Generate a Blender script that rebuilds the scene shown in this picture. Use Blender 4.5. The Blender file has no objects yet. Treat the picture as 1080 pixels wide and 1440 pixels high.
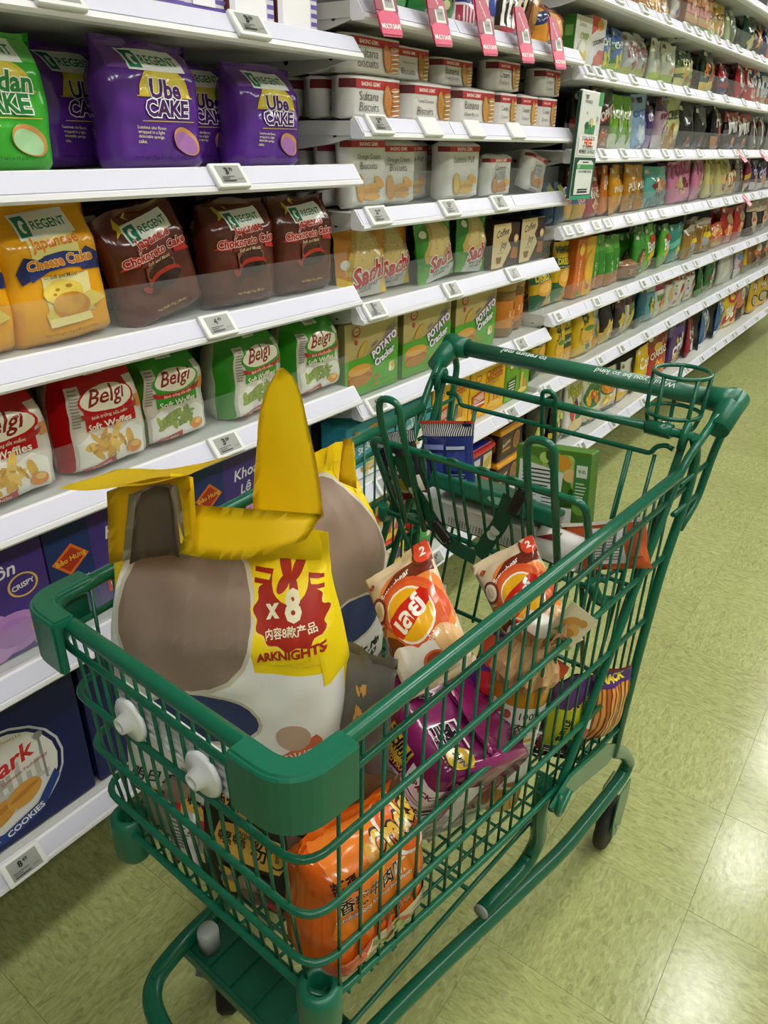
import bpy, bmesh, math, random
import numpy as np
from mathutils import Vector, Matrix, noise
random.seed(7)
C = bpy.context.scene.collection
sc = bpy.context.scene
PI = math.pi
rad = math.radians

# ---------------------------------------------------------------- camera, light, exposure
H = 1.413
yaw, pitch, roll = rad(35.88945), rad(26.88321), rad(1.04756)
fw = Vector((-math.sin(yaw)*math.cos(pitch), math.cos(yaw)*math.cos(pitch), -math.sin(pitch)))
rt = fw.cross(Vector((0, 0, 1))).normalized(); up = rt.cross(fw)
r2 = rt*math.cos(roll)+up*math.sin(roll); u2 = up*math.cos(roll)-rt*math.sin(roll)
cam = bpy.data.cameras.new('camera'); co = bpy.data.objects.new('camera', cam); C.objects.link(co)
co.matrix_world = Matrix(((r2.x, u2.x, -fw.x, 0), (r2.y, u2.y, -fw.y, 0), (r2.z, u2.z, -fw.z, H), (0, 0, 0, 1)))
cam.sensor_fit = 'HORIZONTAL'; cam.sensor_width = 36; cam.lens = 1031.085/1080*36
cam.clip_start = 0.02; cam.clip_end = 60
sc.camera = co
wd = bpy.data.worlds.new('store_air'); sc.world = wd; wd.use_nodes = True
wd.node_tree.nodes['Background'].inputs[0].default_value = (0.93, 0.97, 1.0, 1)
wd.node_tree.nodes['Background'].inputs[1].default_value = 0.08
sc.view_settings.view_transform = 'Standard'; sc.view_settings.look = 'None'
sc.view_settings.gamma = 1; sc.view_settings.use_curve_mapping = False
sc.view_settings.exposure = 0.0
LAMP = 22.5          # emission of the ceiling light panels
CEIL = 3.0
LAMPS = [(0.02, y) for y in (-0.5, 0.7, 1.9, 3.12, 4.33, 5.5, 6.7, 7.9, 9.1, 10.3)] + [(1.35, y) for y in (-1.7, -0.5, 0.7, 1.9, 3.12, 4.33, 5.5, 6.7, 7.9, 9.1)]
try:
    sc.cycles.use_denoising = True
    sc.cycles.max_bounces = 8; sc.cycles.transparent_max_bounces = 24
except Exception:
    pass

# ---------------------------------------------------------------- materials
def lin(h):
    h = h.lstrip('#'); o = []
    for i in (0, 2, 4):
        c = int(h[i:i+2], 16)/255
        o.append(c/12.92 if c <= .04045 else ((c+.055)/1.055)**2.4)
    return (*o, 1)
_m = {}
KIND = {'film': (.15, .55), 'card': (.42, .4), 'plastic': (.35, .5), 'paint': (.24, .5), 'matte': (.65, .3), 'rail': (.38, .4),
        'rubber': (.6, .3), 'screen': (.3, .4), 'foil': (.25, .5), 'satin': (.42, .35)}
def M(hx, kind='card'):
    k = (hx, kind)
    if k in _m: return _m[k]
    m = bpy.data.materials.new(kind+'_'+hx.strip('#')); m.use_nodes = True
    nt = m.node_tree; b = nt.nodes['Principled BSDF']
    b.inputs['Base Color'].default_value = lin(hx)
    r, s = KIND[kind]
    b.inputs['Roughness'].default_value = r; b.inputs['Specular IOR Level'].default_value = s
    if kind == 'foil': b.inputs['Metallic'].default_value = .85
    tc = nt.nodes.new('ShaderNodeTexCoord')
    nz = nt.nodes.new('ShaderNodeTexNoise'); bp = nt.nodes.new('ShaderNodeBump')
    nt.links.new(tc.outputs['Object'], nz.inputs['Vector'])
    if kind in ('film', 'foil', 'satin'):
        nz.noise_type = 'RIDGED_MULTIFRACTAL'
        nz.inputs['Scale'].default_value = 13 if kind != 'satin' else 5
        nz.inputs['Detail'].default_value = 2.0
        nz.inputs['Distortion'].default_value = .8
        bp.inputs['Strength'].default_value = .6 if kind != 'satin' else .45
        bp.inputs['Distance'].default_value = .009
    else:
        nz.inputs['Scale'].default_value = 160
        bp.inputs['Strength'].default_value = .06; bp.inputs['Distance'].default_value = .002
    nt.links.new(nz.outputs['Fac'], bp.inputs['Height'])
    nt.links.new(bp.outputs['Normal'], b.inputs['Normal'])
    _m[k] = m
    return m
def clear_mat(name, tint, rough=.05, amount=.16, body=0.0):
    m = bpy.data.materials.new(name); m.use_nodes = True; nt = m.node_tree
    nt.nodes.remove(nt.nodes['Principled BSDF'])
    out = nt.nodes['Material Output']
    tr = nt.nodes.new('ShaderNodeBsdfTransparent'); tr.inputs[0].default_value = lin(tint)
    gl = nt.nodes.new('ShaderNodeBsdfGlossy'); gl.inputs['Roughness'].default_value = rough
    fr = nt.nodes.new('ShaderNodeLayerWeight'); fr.inputs['Blend'].default_value = .5
    pw = nt.nodes.new('ShaderNodeMath'); pw.operation = 'POWER'; pw.inputs[1].default_value = 5
    ad = nt.nodes.new('ShaderNodeMath'); ad.operation = 'MULTIPLY_ADD'; ad.inputs[1].default_value = .5; ad.inputs[2].default_value = amount*.2
    mx = nt.nodes.new('ShaderNodeMixShader')
    nt.links.new(fr.outputs['Facing'], pw.inputs[0]); nt.links.new(pw.outputs[0], ad.inputs[0]); nt.links.new(ad.outputs[0], mx.inputs[0])
    nt.links.new(tr.outputs[0], mx.inputs[1]); nt.links.new(gl.outputs[0], mx.inputs[2])
    last = mx
    if body > 0:
        df = nt.nodes.new('ShaderNodeBsdfDiffuse'); df.inputs[0].default_value = lin(tint)
        m2 = nt.nodes.new('ShaderNodeMixShader'); m2.inputs[0].default_value = body
        nt.links.new(mx.outputs[0], m2.inputs[1]); nt.links.new(df.outputs[0], m2.inputs[2]); last = m2
    nt.links.new(last.outputs[0], out.inputs[0])
    return m
ACRYL = clear_mat('clear_acrylic', '#fafcfc', .04, .12, .035)
CLEARFILM = clear_mat('clear_film', '#d9d4c8', .12, .3, .28)
SMOKEFILM = clear_mat('smoky_film', '#8f8a84', .1, .3, .45)
def emit_mat(name, col, s):
    m = bpy.data.materials.new(name); m.use_nodes = True; nt = m.node_tree
    b = nt.nodes['Principled BSDF']
    b.inputs['Base Color'].default_value = (.8, .8, .8, 1)
    b.inputs['Emission Color'].default_value = col; b.inputs['Emission Strength'].default_value = s
    return m
def floor_mat():
    m = bpy.data.materials.new('vinyl_tile'); m.use_nodes = True; nt = m.node_tree; b = nt.nodes['Principled BSDF']
    tc = nt.nodes.new('ShaderNodeTexCoord'); oi = nt.nodes.new('ShaderNodeObjectInfo')
    mp = nt.nodes.new('ShaderNodeMapping'); mp.inputs['Scale'].default_value = (38, 105, 1)
    cb = nt.nodes.new('ShaderNodeVectorMath'); cb.operation = 'ADD'
    sc_ = nt.nodes.new('ShaderNodeVectorMath'); sc_.operation = 'SCALE'; sc_.inputs['Scale'].default_value = 37.0
    nt.links.new(oi.outputs['Random'], sc_.inputs[0])
    nt.links.new(tc.outputs['Object'], mp.inputs['Vector']); nt.links.new(mp.outputs[0], cb.inputs[0]); nt.links.new(sc_.outputs[0], cb.inputs[1])
    n1 = nt.nodes.new('ShaderNodeTexNoise'); n1.inputs['Scale'].default_value = 1.0; n1.inputs['Detail'].default_value = 4; n1.inputs['Roughness'].default_value = .62; n1.inputs['Distortion'].default_value = 1.0
    nt.links.new(cb.outputs[0], n1.inputs['Vector'])
    rp = nt.nodes.new('ShaderNodeValToRGB')
    e = rp.color_ramp.elements
    e[0].position = .28; e[0].color = lin('#888c59'); e[1].position = .79; e[1].color = lin('#c3c790')
    for p, c in ((.42, '#9ea368'), (.50, '#a6ab6f'), (.60, '#afb478')):
        x = e.new(p); x.color = lin(c)
    nt.links.new(n1.outputs['Fac'], rp.inputs['Fac'])
    hs = nt.nodes.new('ShaderNodeHueSaturation')
    mr = nt.nodes.new('ShaderNodeMapRange'); mr.inputs['To Min'].default_value = .95; mr.inputs['To Max'].default_value = 1.05
    nt.links.new(oi.outputs['Random'], mr.inputs['Value']); nt.links.new(mr.outputs[0], hs.inputs['Value'])
    nt.links.new(rp.outputs[0], hs.inputs['Color']); nt.links.new(hs.outputs[0], b.inputs['Base Color'])
    n2 = nt.nodes.new('ShaderNodeTexNoise'); n2.inputs['Scale'].default_value = 70; n2.inputs['Detail'].default_value = 3
    nt.links.new(tc.outputs['Object'], n2.inputs['Vector'])
    mr2 = nt.nodes.new('ShaderNodeMapRange'); mr2.inputs['To Min'].default_value = .11; mr2.inputs['To Max'].default_value = .23
    nt.links.new(n2.outputs['Fac'], mr2.inputs['Value']); nt.links.new(mr2.outputs[0], b.inputs['Roughness'])
    bp = nt.nodes.new('ShaderNodeBump'); bp.inputs['Strength'].default_value = .12; bp.inputs['Distance'].default_value = .002
    nt.links.new(n2.outputs['Fac'], bp.inputs['Height']); nt.links.new(bp.outputs[0], b.inputs['Normal'])
    b.inputs['Specular IOR Level'].default_value = .5
    return m

# ---------------------------------------------------------------- mesh helpers
def obj(name, me, parent=None, loc=None, rot=None):
    o = bpy.data.objects.new(name, me); C.objects.link(o)
    if parent: o.parent = parent
    if loc is not None: o.location = loc
    if rot is not None: o.rotation_euler = rot
    return o
def empty(name, loc=(0, 0, 0), rot=(0, 0, 0)):
    o = bpy.data.objects.new(name, None); C.objects.link(o); o.location = loc; o.rotation_euler = rot
    o.empty_display_size = .05
    return o
def tag(o, label=None, cat=None, group=None, kind=None):
    if label: o['label'] = label
    if cat: o['category'] = cat
    if group: o['group'] = group
    if kind: o['kind'] = kind
    return o
def fin(bm, name, mats, smooth=False):
    me = bpy.data.meshes.new(name); bm.to_mesh(me); bm.free()
    for m in (mats if isinstance(mats, (list, tuple)) else [mats]): me.materials.append(m)
    if smooth:
        for p in me.polygons: p.use_smooth = True
    return me
def add_box(bm, x0, y0, z0, x1, y1, z1, bev=0, mi=0, seg=1):
    r = bmesh.ops.create_cube(bm, size=1)
    vs = r['verts']
    for v in vs:
        v.co = Vector((x0+(v.co.x+.5)*(x1-x0), y0+(v.co.y+.5)*(y1-y0), z0+(v.co.z+.5)*(z1-z0)))
    fs = set(f for v in vs for f in v.link_faces)
    for f in fs: f.material_index = mi
    if bev > 0:
        es = list(set(e for v in vs for e in v.link_edges))
        bmesh.ops.bevel(bm, geom=es, offset=bev, segments=seg, affect='EDGES', profile=.5)
def box_me(name, a, b, mat, bev=0, seg=1):
    bm = bmesh.new(); add_box(bm, *a, *b, bev, 0, seg); return fin(bm, name, mat)
def fillet(pts, r, n=5, closed=False):
    P = [Vector(p) for p in pts]; out = []
    N = len(P)
    for i in range(N):
        if not closed and i in (0, N-1): out.append(P[i]); continue
        a, b, c = P[i-1], P[i], P[(i+1) % N]
        d1 = (a-b); d2 = (c-b)
        rr = min(r, d1.length*.49, d2.length*.49)
        p1 = b+d1.normalized()*rr; p2 = b+d2.normalized()*rr
        for k in range(n+1):
            t = k/n
            out.append(p1*(1-t)**2+b*2*t*(1-t)+p2*t*t)
    return out
def add_tube(bm, pts, r, seg=8, closed=False, caps=True, mi=0, rz=None):
    P = [Vector(p) for p in pts]; N = len(P); rings = []
    prev = None
    for i in range(N):
        if closed: t = (P[(i+1) % N]-P[i-1])
        else: t = P[min(i+1, N-1)]-P[max(i-1, 0)]
        t.normalize()
        if prev is None:
            a = Vector((0, 0, 1)) if abs(t.z) < .9 else Vector((1, 0, 0))
            nrm = (a-t*a.dot(t)).normalized()
        else:
            nrm = (prev-t*prev.dot(t)).normalized()
        prev = nrm; bn = t.cross(nrm)
        rr = r[i] if isinstance(r, (list, tuple)) else r
        rings.append([bm.verts.new(P[i]+(nrm*math.cos(2*PI*k/seg)+bn*math.sin(2*PI*k/seg))*rr) for k in range(seg)])
    fs = []
    for i in range(N if closed else N-1):
        A = rings[i]; B = rings[(i+1) % N]
        for k in range(seg):
            fs.append(bm.faces.new((A[k], A[(k+1) % seg], B[(k+1) % seg], B[k])))
    for f in fs: f.smooth = True; f.material_index = mi
    if caps and not closed:
        f1 = bm.faces.new(list(reversed(rings[0]))); f2 = bm.faces.new(rings[-1]); f1.material_index = f2.material_index = mi
def tube_me(name, pts, r, mat, seg=8, closed=False):
    bm = bmesh.new(); add_tube(bm, pts, r, seg, closed); return fin(bm, name, mat)
def add_lathe(bm, prof, seg=20, cx=0, cy=0, mi=0, smooth=True):
    rings = []
    for (r, z) in prof:
        rings.append([bm.verts.new((cx+r*math.cos(2*PI*k/seg), cy+r*math.sin(2*PI*k/seg), z)) for k in range(seg)] if r > 1e-6 else [bm.verts.new((cx, cy, z))])
    for i in range(len(rings)-1):
        A, B = rings[i], rings[i+1]
        for k in range(seg):
            q = []
            for v in (A[k % len(A)], A[(k+1) % len(A)], B[(k+1) % len(B)], B[k % len(B)]):
                if v not in q: q.append(v)
            if len(q) > 2:
                f = bm.faces.new(q); f.smooth = smooth; f.material_index = mi
def add_prism(bm, poly, axis, a, b, mi=0):
    """extrude a 2D polygon: axis 'y' -> poly is (x,z); 'x' -> (y,z)"""
    def mk(p, t): return (p[0], t, p[1]) if axis == 'y' else ((t, p[0], p[1]) if axis == 'x' else (p[0], p[1], t))
    A = [bm.verts.new(mk(p, a)) for p in poly]; B = [bm.verts.new(mk(p, b)) for p in poly]
    n = len(poly); fs = [bm.faces.new(list(reversed(A))), bm.faces.new(B)]
    for i in range(n): fs.append(bm.faces.new((A[i], A[(i+1) % n], B[(i+1) % n], B[i])))
    for f in fs: f.material_index = mi
    bmesh.ops.recalc_face_normals(bm, faces=fs)

# ---------------------------------------------------------------- flat print, draped on real surfaces
_txt = {}
def text2d(s, off=0.0, shear=0.0):
    k = (s, off, shear)
    if k in _txt: return _txt[k]
    cu = bpy.data.curves.new('lettering', 'FONT'); cu.body = s; cu.offset = off; cu.shear = shear; cu.resolution_u = 2
    cu.align_x = 'CENTER'
    o = bpy.data.objects.new('lettering', cu)
    me = bpy.data.meshes.new_from_object(o)
    v = np.array([w.co[:2] for w in me.vertices]).reshape(-1, 2)
    f = [tuple(p.vertices) for p in me.polygons]
    if len(v):
        lo, hi = v.min(0), v.max(0); v = v-(lo+hi)/2; sz = hi-lo
    else: sz = np.array([1., 1.])
    bpy.data.objects.remove(o); bpy.data.curves.remove(cu); bpy.data.meshes.remove(me)
    _txt[k] = (v, f, sz); return _txt[k]
def R(x0, y0, x1, y1, c): return ('p', [(x0, y0), (x1, y0), (x1, y1), (x0, y1)], c)
def Pg(c, *pts): return ('p', list(pts), c)
def E(cx, cy, rx, ry, c, rot=0, a0=0, a1=360, n=22):
    full = a1-a0 >= 360; pts = []
    for k in range(n+(0 if full else 1)):
        a = rad(a0+(a1-a0)*k/n); x, y = rx*math.cos(a), ry*math.sin(a); r_ = rad(rot)
        pts.append((cx+x*math.cos(r_)-y*math.sin(r_), cy+x*math.sin(r_)+y*math.cos(r_)))
    return ('p', pts, c)
def T(s, cx, cy, w, c, b=.0, rot=0, ol=None, sh=0, ow=.03): return ('t', s, cx, cy, w, c, b, rot, ol, sh, ow)
def food(cx, cy, rx, ry, cols, n, seed, s=.3):
    g = random.Random(seed); o = []
    for i in range(n):
        a = g.uniform(0, 2*PI); d = math.sqrt(g.random())*.75
        o.append(E(cx+rx*d*math.cos(a), cy+ry*d*math.sin(a), rx*s*g.uniform(.7, 1.3), ry*s*g.uniform(.7, 1.3), cols[i % len(cols)], g.uniform(0, 180), n=10))
    return o
def lines(x0, y0, x1, y1, n, c, fill=.45, seed=3):
    """rows of small print too small to read"""
    g = random.Random(seed); o = []; dy = (y1-y0)/n
    for i in range(n):
        e = x1-(x1-x0)*g.uniform(0, .3)
        o.append(R(x0, y0+i*dy, e, y0+i*dy+dy*fill, c))
    return o
def barcode(x0, y0, x1, y1, c='#222222', n=14, seed=1):
    g = random.Random(seed); o = []; dx = (x1-x0)/n
    for i in range(n): o.append(R(x0+i*dx, y0, x0+i*dx+dx*g.choice((.3, .5, .7)), y1, c))
    return o
def drape(name, items, W, Hh, fP, kind='card', nu=0, nv=0, off=.0007, step=.00012):
    """print as thin ink layers: every shape cut along the surface's own grid and laid on it"""
    step = min(step, .0024/max(1, len(items)))
    bm = bmesh.new(); mats = []; idx = {}
    def mi(c):
        if c not in idx: idx[c] = len(mats); mats.append(M(c, kind))
        return idx[c]
    L = 0
    for it in items:
        L += 1
        if it[0] == 'p':
            vs = [bm.verts.new((x, y, L)) for x, y in it[1]]
            try: f = bm.faces.new(vs)
            except ValueError: continue
            f.normal_update()
            f.material_index = mi(it[2])
            if len(vs) > 4: bmesh.ops.triangulate(bm, faces=[f])
        else:
            _, s, cx, cy, w, c, b, rot, ol, sh, ow = it
            cjk = any(ord(ch) > 0x2e00 for ch in s); b = min(b*.55, .018 if cjk else .05); ow = min(ow, .055 if not cjk else .022)
            for c_, o_ in (((ol, b+ow),) if ol else ())+((c, b),):
                if c_ == ol and ol: L += 0
                v0, f0, sz0 = text2d(s, b, sh)
                v, f, sz = text2d(s, o_, sh)
                k = w*W/max(sz0[0], 1e-6); a = rad(rot)
                vs = []
                for x, y in v:
                    X = (x*math.cos(a)-y*math.sin(a))*k; Y = (x*math.sin(a)+y*math.cos(a))*k
                    vs.append(bm.verts.new((cx+X/W, cy+Y/Hh, L)))
                m_ = mi(c_)
                for q in f:
                    try: ff = bm.faces.new([vs[i] for i in q]); ff.material_index = m_
                    except ValueError: pass
                L += 1
    for n_, ax in ((nu, 0), (nv, 1)):
        for i in range(1, n_):
            co_ = [0, 0, 0]; no = [0, 0, 0]; co_[ax] = i/n_; no[ax] = 1
            bmesh.ops.bisect_plane(bm, geom=bm.verts[:]+bm.edges[:]+bm.faces[:], plane_co=co_, plane_no=no, dist=1e-5)
    if nu > 1 and nv > 1:
        for c_ in range(-nv+1, nu):
            bmesh.ops.bisect_plane(bm, geom=bm.verts[:]+bm.edges[:]+bm.faces[:], plane_co=(c_/nu, 0, 0), plane_no=(nu, -nv, 0), dist=1e-5)
    for f in bm.faces:
        f.normal_update()
        if f.normal.z < 0: f.normal_flip()
    for v in bm.verts:
        u, w_, l = v.co
        p = fP(min(max(u, 0), 1), min(max(w_, 0), 1), off+l*step); v.co = p
    me = fin(bm, name, mats, nu > 0)
    return me

# ---------------------------------------------------------------- packages (local: x width, front faces -y, stands on z=0)
class Pouch:
    def __init__(s, w, h, t, style='pillow', seed=0, wr=.004, nx=10, nz=12, ft=.07, fb=.05, sag=0.0, top=1.0, e0=.04):
        s.e0 = e0
        s.w, s.h, s.t, s.style, s.seed, s.wr, s.nx, s.nz, s.ft, s.fb, s.sag, s.top = w, h, t, style, seed, wr, nx, nz, ft, fb, sag, top
        s.grid = {}
        for sd in (-1, 1):
            for i in range(nx+1):
                for j in range(nz+1): s.grid[sd, i, j] = s.raw(i/nx, j/nz, sd)
    def raw(s, u, v, sd):
        a = 2*u-1
        if s.style == 'pillow':
            q = min(max((v-s.fb)/(1-s.fb-s.ft), 0), 1)
            Tt = s.t/2*(4*q*(1-q))**.55; Cc = max(0, 1-abs(a)**2.3)**.62
            xs = 1-.07*Tt/(s.t/2)
        elif s.style == 'stand':   # stand-up pouch: flat wide foot, thin top
            q = min(max((1-s.ft-v)/(1-s.ft), 0), 1)
            Tt = s.t/2*q**.7*min(1, .35+v/.08*.65); Cc = max(0, 1-abs(a)**3)**.5; xs = 1-.04*q
        elif s.style == 'brick':   # stack of noodle bricks in one wrapper
            e = min(v, 1-v); Tt = s.t/2*min(1, e/s.e0)**.4; Cc = max(0, 1-abs(a)**12)**.35; xs = 1-.04*max(0, 1-e/s.e0)
        else:                      # block: gusseted, flat sides
            q = min(max((1-s.ft-v)/(1-s.ft), 0), 1)
            Tt = s.t/2*min(1, (q/.22))**.6*min(1, .55+v/.06*.45); Cc = max(0, 1-abs(a)**7)**.4; xs = 1-(1-s.top)*max(0, (v-.6)/.4)
        x = a*s.w/2*xs
        y = sd*Tt*Cc
        z = v*s.h
        env = min(1, (1-abs(a))*4)
        n1 = noise.noise(Vector((u*3.1+s.seed*7.3, v*3.4, sd*5+s.seed)))
        n2 = noise.noise(Vector((u*7+s.seed*3.1, v*8, sd*3+s.seed)))
        y += (n1*1.0+n2*.6)*s.wr*env*(1 if s.style != 'block' else 1)
        e2 = noise.noise(Vector((v*4+s.seed, sd*0+9.1, a*2)))
        x += e2*s.wr*.8; 
        if v >= 1-1e-6: z += noise.noise(Vector((u*2.2, s.seed*2.7, 1.3)))*s.wr*1.5
        if v > 1-s.ft: y += .5*s.wr*math.sin(u*9+s.seed)
        if s.sag: y += s.sag*(v**2)*s.h
        return Vector((x, y, z))
    def P(s, u, v, o=0.0, sd=-1):
        fu, fv = u*s.nx, v*s.nz; i = min(int(fu), s.nx-1); j = min(int(fv), s.nz-1); a, b = fu-i, fv-j
        g = s.grid
        p00, p10, p01, p11 = g[sd, i, j], g[sd, i+1, j], g[sd, i, j+1], g[sd, i+1, j+1]
        p = p00*(1-a)+p10*(a-b)+p11*b if a >= b else p00*(1-b)+p11*a+p01*(b-a)
        return p+Vector((0, sd*o, 0))
    def mesh(s, name, mat):
        bm = bmesh.new(); V = {}
        for sd in (-1, 1):
            for i in range(s.nx+1):
                for j in range(s.nz+1): V[sd, i, j] = bm.verts.new(s.grid[sd, i, j])
        for sd in (-1, 1):
            for i in range(s.nx):
                for j in range(s.nz):
                    A, B, C2, D2 = V[sd, i, j], V[sd, i+1, j], V[sd, i+1, j+1], V[sd, i, j+1]
                    for q in ((A, B, C2), (A, C2, D2)):
                        f = bm.faces.new(q if sd < 0 else q[::-1]); f.smooth = True
        for i in range(s.nx):
            f = bm.faces.new((V[-1, i+1, 0], V[-1, i, 0], V[1, i, 0], V[1, i+1, 0]))
        bmesh.ops.remove_doubles(bm, verts=bm.verts[:], dist=1e-5)
        return fin(bm, name, mat)
def box_body(name, w, h, t, mat, bev=.002):
    return box_me(name, (-w/2, 0, 0), (w/2, t, h), mat, bev)
def box_front(w, h): return lambda u, v, o: Vector(((u-.5)*w, -o, v*h))
def box_left(w, h, t): return lambda u, v, o: Vector((-w/2-o, t*(1-u), v*h))
def box_top(w, h, t): return lambda u, v, o: Vector(((u-.5)*w, t*v, h+o))

# ---------------------------------------------------------------- printed designs  (u across, v up)
D = {}
def regent(cx, cy, w, rot=0):
    h = w*.22
    c, s = math.cos(rad(rot)), math.sin(rad(rot))
    def q(x, y): return (cx+(x*c-y*s), cy+(x*s+y*c))
    return [Pg('#eef0ea', q(-w/2-.02, -h*.75), q(w/2+.02, -h*.75), q(w/2+.02, h*.75), q(-w/2-.02, h*.75)),
            Pg('#1f7a5c', q(-w/2, -h*.6), q(-w/2+w*.24, -h*.6), q(-w/2+w*.24, h*.6), q(-w/2, h*.6)),
            E(*q(-w/2+w*.13, 0), w*.07, h*.38, '#eef0ea', rot, 40, 300), E(*q(-w/2+w*.16, -h*.05), w*.04, h*.22, '#1f7a5c', rot),
            T('REGENT', *q(w*.13, 0), w*.68, '#1f7a5c', .03, rot)]
def cakehalf(cx, cy, rx, ry, fill, rim):
    return [E(cx, cy, rx, ry, rim, -25, 0, 360), E(cx-.012, cy-.012, rx*.84, ry*.8, fill, -25), E(cx-.03, cy+.0, rx*.55, ry*.45, fill, -25)]
def regent_cake(base, dark, word, ink, inkline, fill, sun='#d6bd3c'):
    return (base, [R(.06, .78, .94, .97, dark), R(.3, .80, .36, .95, '#b7ad7a'), R(.72, .80, .76, .95, '#b7ad7a')]
            + [E(.55, .575, .27, .25, sun, 0, 0, 180), E(.55, .60, .21, .19, '#e0cb55', 0, 0, 180), R(.26, .575, .84, .585, '#c9a83a')]
            + regent(.52, .86, .52)
            + [T(word, .55, .64, .32 if len(word) < 4 else .52, ink, .06, 0, inkline, ow=.04), T('CAKE', .55, .49, .44, ink, .07, 0, inkline, ow=.05),
               R(.28, .385, .84, .392, '#c9a83a'), T('Luscious %s flavor,' % word.lower(), .37, .335, .27, '#e8dcae', .01, -2), T('wrapped in a light', .36, .297, .25, '#e8dcae', .01, -2),
               T('delectable sponge', .355, .262, .24, '#e8dcae', .01, -2), T('cake.', .27, .228, .08, '#e8dcae', .01, -2)]
            + cakehalf(.72, .23, .16, .105, fill, '#c98f52')
            + [T('Net Weight: 20 g. (0.71 oz.) x 10 pcs', .42, .1, .5, '#2a1440', .0)])
D['ube'] = regent_cake('#57298a', '#6a3f8f', 'Ube', '#4a1f63', '#f2eef2', '#a56fb0')
D['pandan'] = regent_cake('#3aa62e', '#5fb84e', 'Pandan', '#1f7d3a', '#eef2ea', '#a8d3a2')
CH = '#e9a413'
D['cheese'] = ('#eaa612', [R(.28, .56, .74, .80, '#e9dc8a'), R(.32, .2, .78, .5, '#efe3a0')] + regent(.5, .86, .5, 2)
    + [T('Japanese', .53, .735, .46, '#e07a1c', .05, 3, '#f4e27a', ow=.04),
       Pg('#1d2a66', (.12, .56), (.2, .665), (.35, .63), (.35, .54), (.16, .47)), Pg('#1d2a66', (.92, .62), (.8, .68), (.7, .62), (.72, .52), (.95, .50)),
       Pg('#27357d', (.22, .60), (.4, .655), (.6, .665), (.8, .64), (.8, .53), (.6, .555), (.4, .54), (.24, .48)),
       T('Cheese Cake', .53, .605, .62, '#e2861d', .06, 2, '#f3e2a2', ow=.04), T('— Soft and Moist —', .53, .5, .4, '#5b4a20', .02, 2)]
    + [E(.5, .38, .2, .09, '#ecd25c', 0, 0, 360), E(.46, .40, .025, .012, '#b9801f'), E(.57, .42, .03, .014, '#b9801f'), E(.42, .37, .02, .01, '#b9801f'),
       Pg('#e5cb5a', (.28, .24), (.4, .31), (.44, .22), (.3, .16)), Pg('#e5cb5a', (.66, .2), (.9, .28), (.78, .36), (.62, .33)),
       E(.55, .27, .19, .105, '#c98a2c'), E(.53, .295, .16, .075, '#d59c3c'), R(.3, .14, .72, .2, '#efdf98'), T('Net Weight 14 g. (.48 oz.) x 10 pcs.', .5, .085, .52, '#6b4a12', .0)])
D['choko'] = ('#57251a', [Pg('#d2b42e', (.2, .9), (.26, .96), (.28, .9), (.34, .9), (.28, .87), (.3, .81), (.25, .85), (.18, .82), (.22, .87)),
    Pg('#d2b42e', (.36, .97), (.39, 1), (.4, .97), (.43, .965), (.4, .94), (.4, .91), (.37, .935))] + [R(.3, .53, .72, .80, '#6e2a26')] + regent(.53, .83, .48, 4)
    + [T('Japanese', .52, .73, .42, '#b3221f', .06, 4, '#e7c9bb', ow=.05),
       Pg('#c22a28', (.06, .56), (.2, .66), (.28, .63), (.28, .55)), Pg('#c22a28', (.93, .53), (.82, .66), (.72, .63), (.74, .55)),
       T('Chokoreto Cake', .5, .625, .8, '#b3221f', .06, 3, '#eed6ca', ow=.05), T('Soft and Moist', .52, .545, .3, '#d9c2a0', .02, 2),
       R(.34, .34, .7, .52, '#7a4634'), E(.52, .46, .17, .07, '#2a1210', 8), E(.52, .475, .14, .05, '#3a1a14', 8), E(.55, .385, .2, .075, '#a3281c', 6), E(.55, .36, .2, .06, '#2a1512', 6), E(.3, .33, .06, .03, '#8f2a1f', -30), E(.37, .29, .05, .03, '#3a1a14'),
       T('Net Weight 14 g. (.48 oz.)', .5, .13, .4, '#d9b86a', 0)])
def belgi(base, tint, seed):
    return ('#dcd7ca', [R(0, .8, 1, 1, base), R(.0, .0, .07, .9, base), R(.93, 0, 1, .9, base), R(.22, .40, .8, .82, base), R(.36, .86, .62, .91, '#e7e2d4'), T('TrangAn', .5, .885, .2, base, .03)]
        + lines(.09, .45, .2, .8, 12, '#9a968c', .5, 2) + [R(.84, .5, .92, .62, '#c98a3c')]
        + [E(.51, .66, .34, .135, base), E(.51, .665, .31, .115, '#efe7cf'), T('Belgi', .51, .672, .46, '#8e1f22', .03, 4, None, .35),
           Pg('#b62a2c', (.17, .57), (.28, .54), (.5, .535), (.75, .55), (.86, .585), (.82, .52), (.64, .49), (.4, .485), (.2, .51)), T('Bánh trứng sữa mềm', .51, .512, .4, '#f2dfc8', .02, 1),
           T('Soft Waffles', .5, .43, .5, '#f2ead6', .04, 2)]
        + [Pg('#f0ece2', (.1, .3), (.25, .38), (.36, .33), (.46, .39), (.6, .33), (.74, .38), (.86, .3), (.86, .04), (.1, .04))]
        + food(.46, .25, .36, .11, tint, 16, seed, .3) + food(.46, .25, .34, .1, ['#b98a2e' if base != '#3f9a2e' else '#6f8a2c'], 9, seed+4, .12)
        + [E(.74, .14, .09, .06, '#e08a2c'), E(.76, .16, .05, .03, '#efc169'), Pg('#c22a2c', (.12, .06), (.5, .12), (.52, .05), (.16, -.0)), T('Giòn thơm', .33, .065, .24, '#f2dfc8', .01, 8)])
D['belred'] = belgi('#c1161d', ['#d8a63f', '#cf9a35', '#e3bb5c'], 5)
D['belgreen'] = belgi('#3f9a2e', ['#93a13a', '#a3ae48', '#7f9130'], 9)
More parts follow.
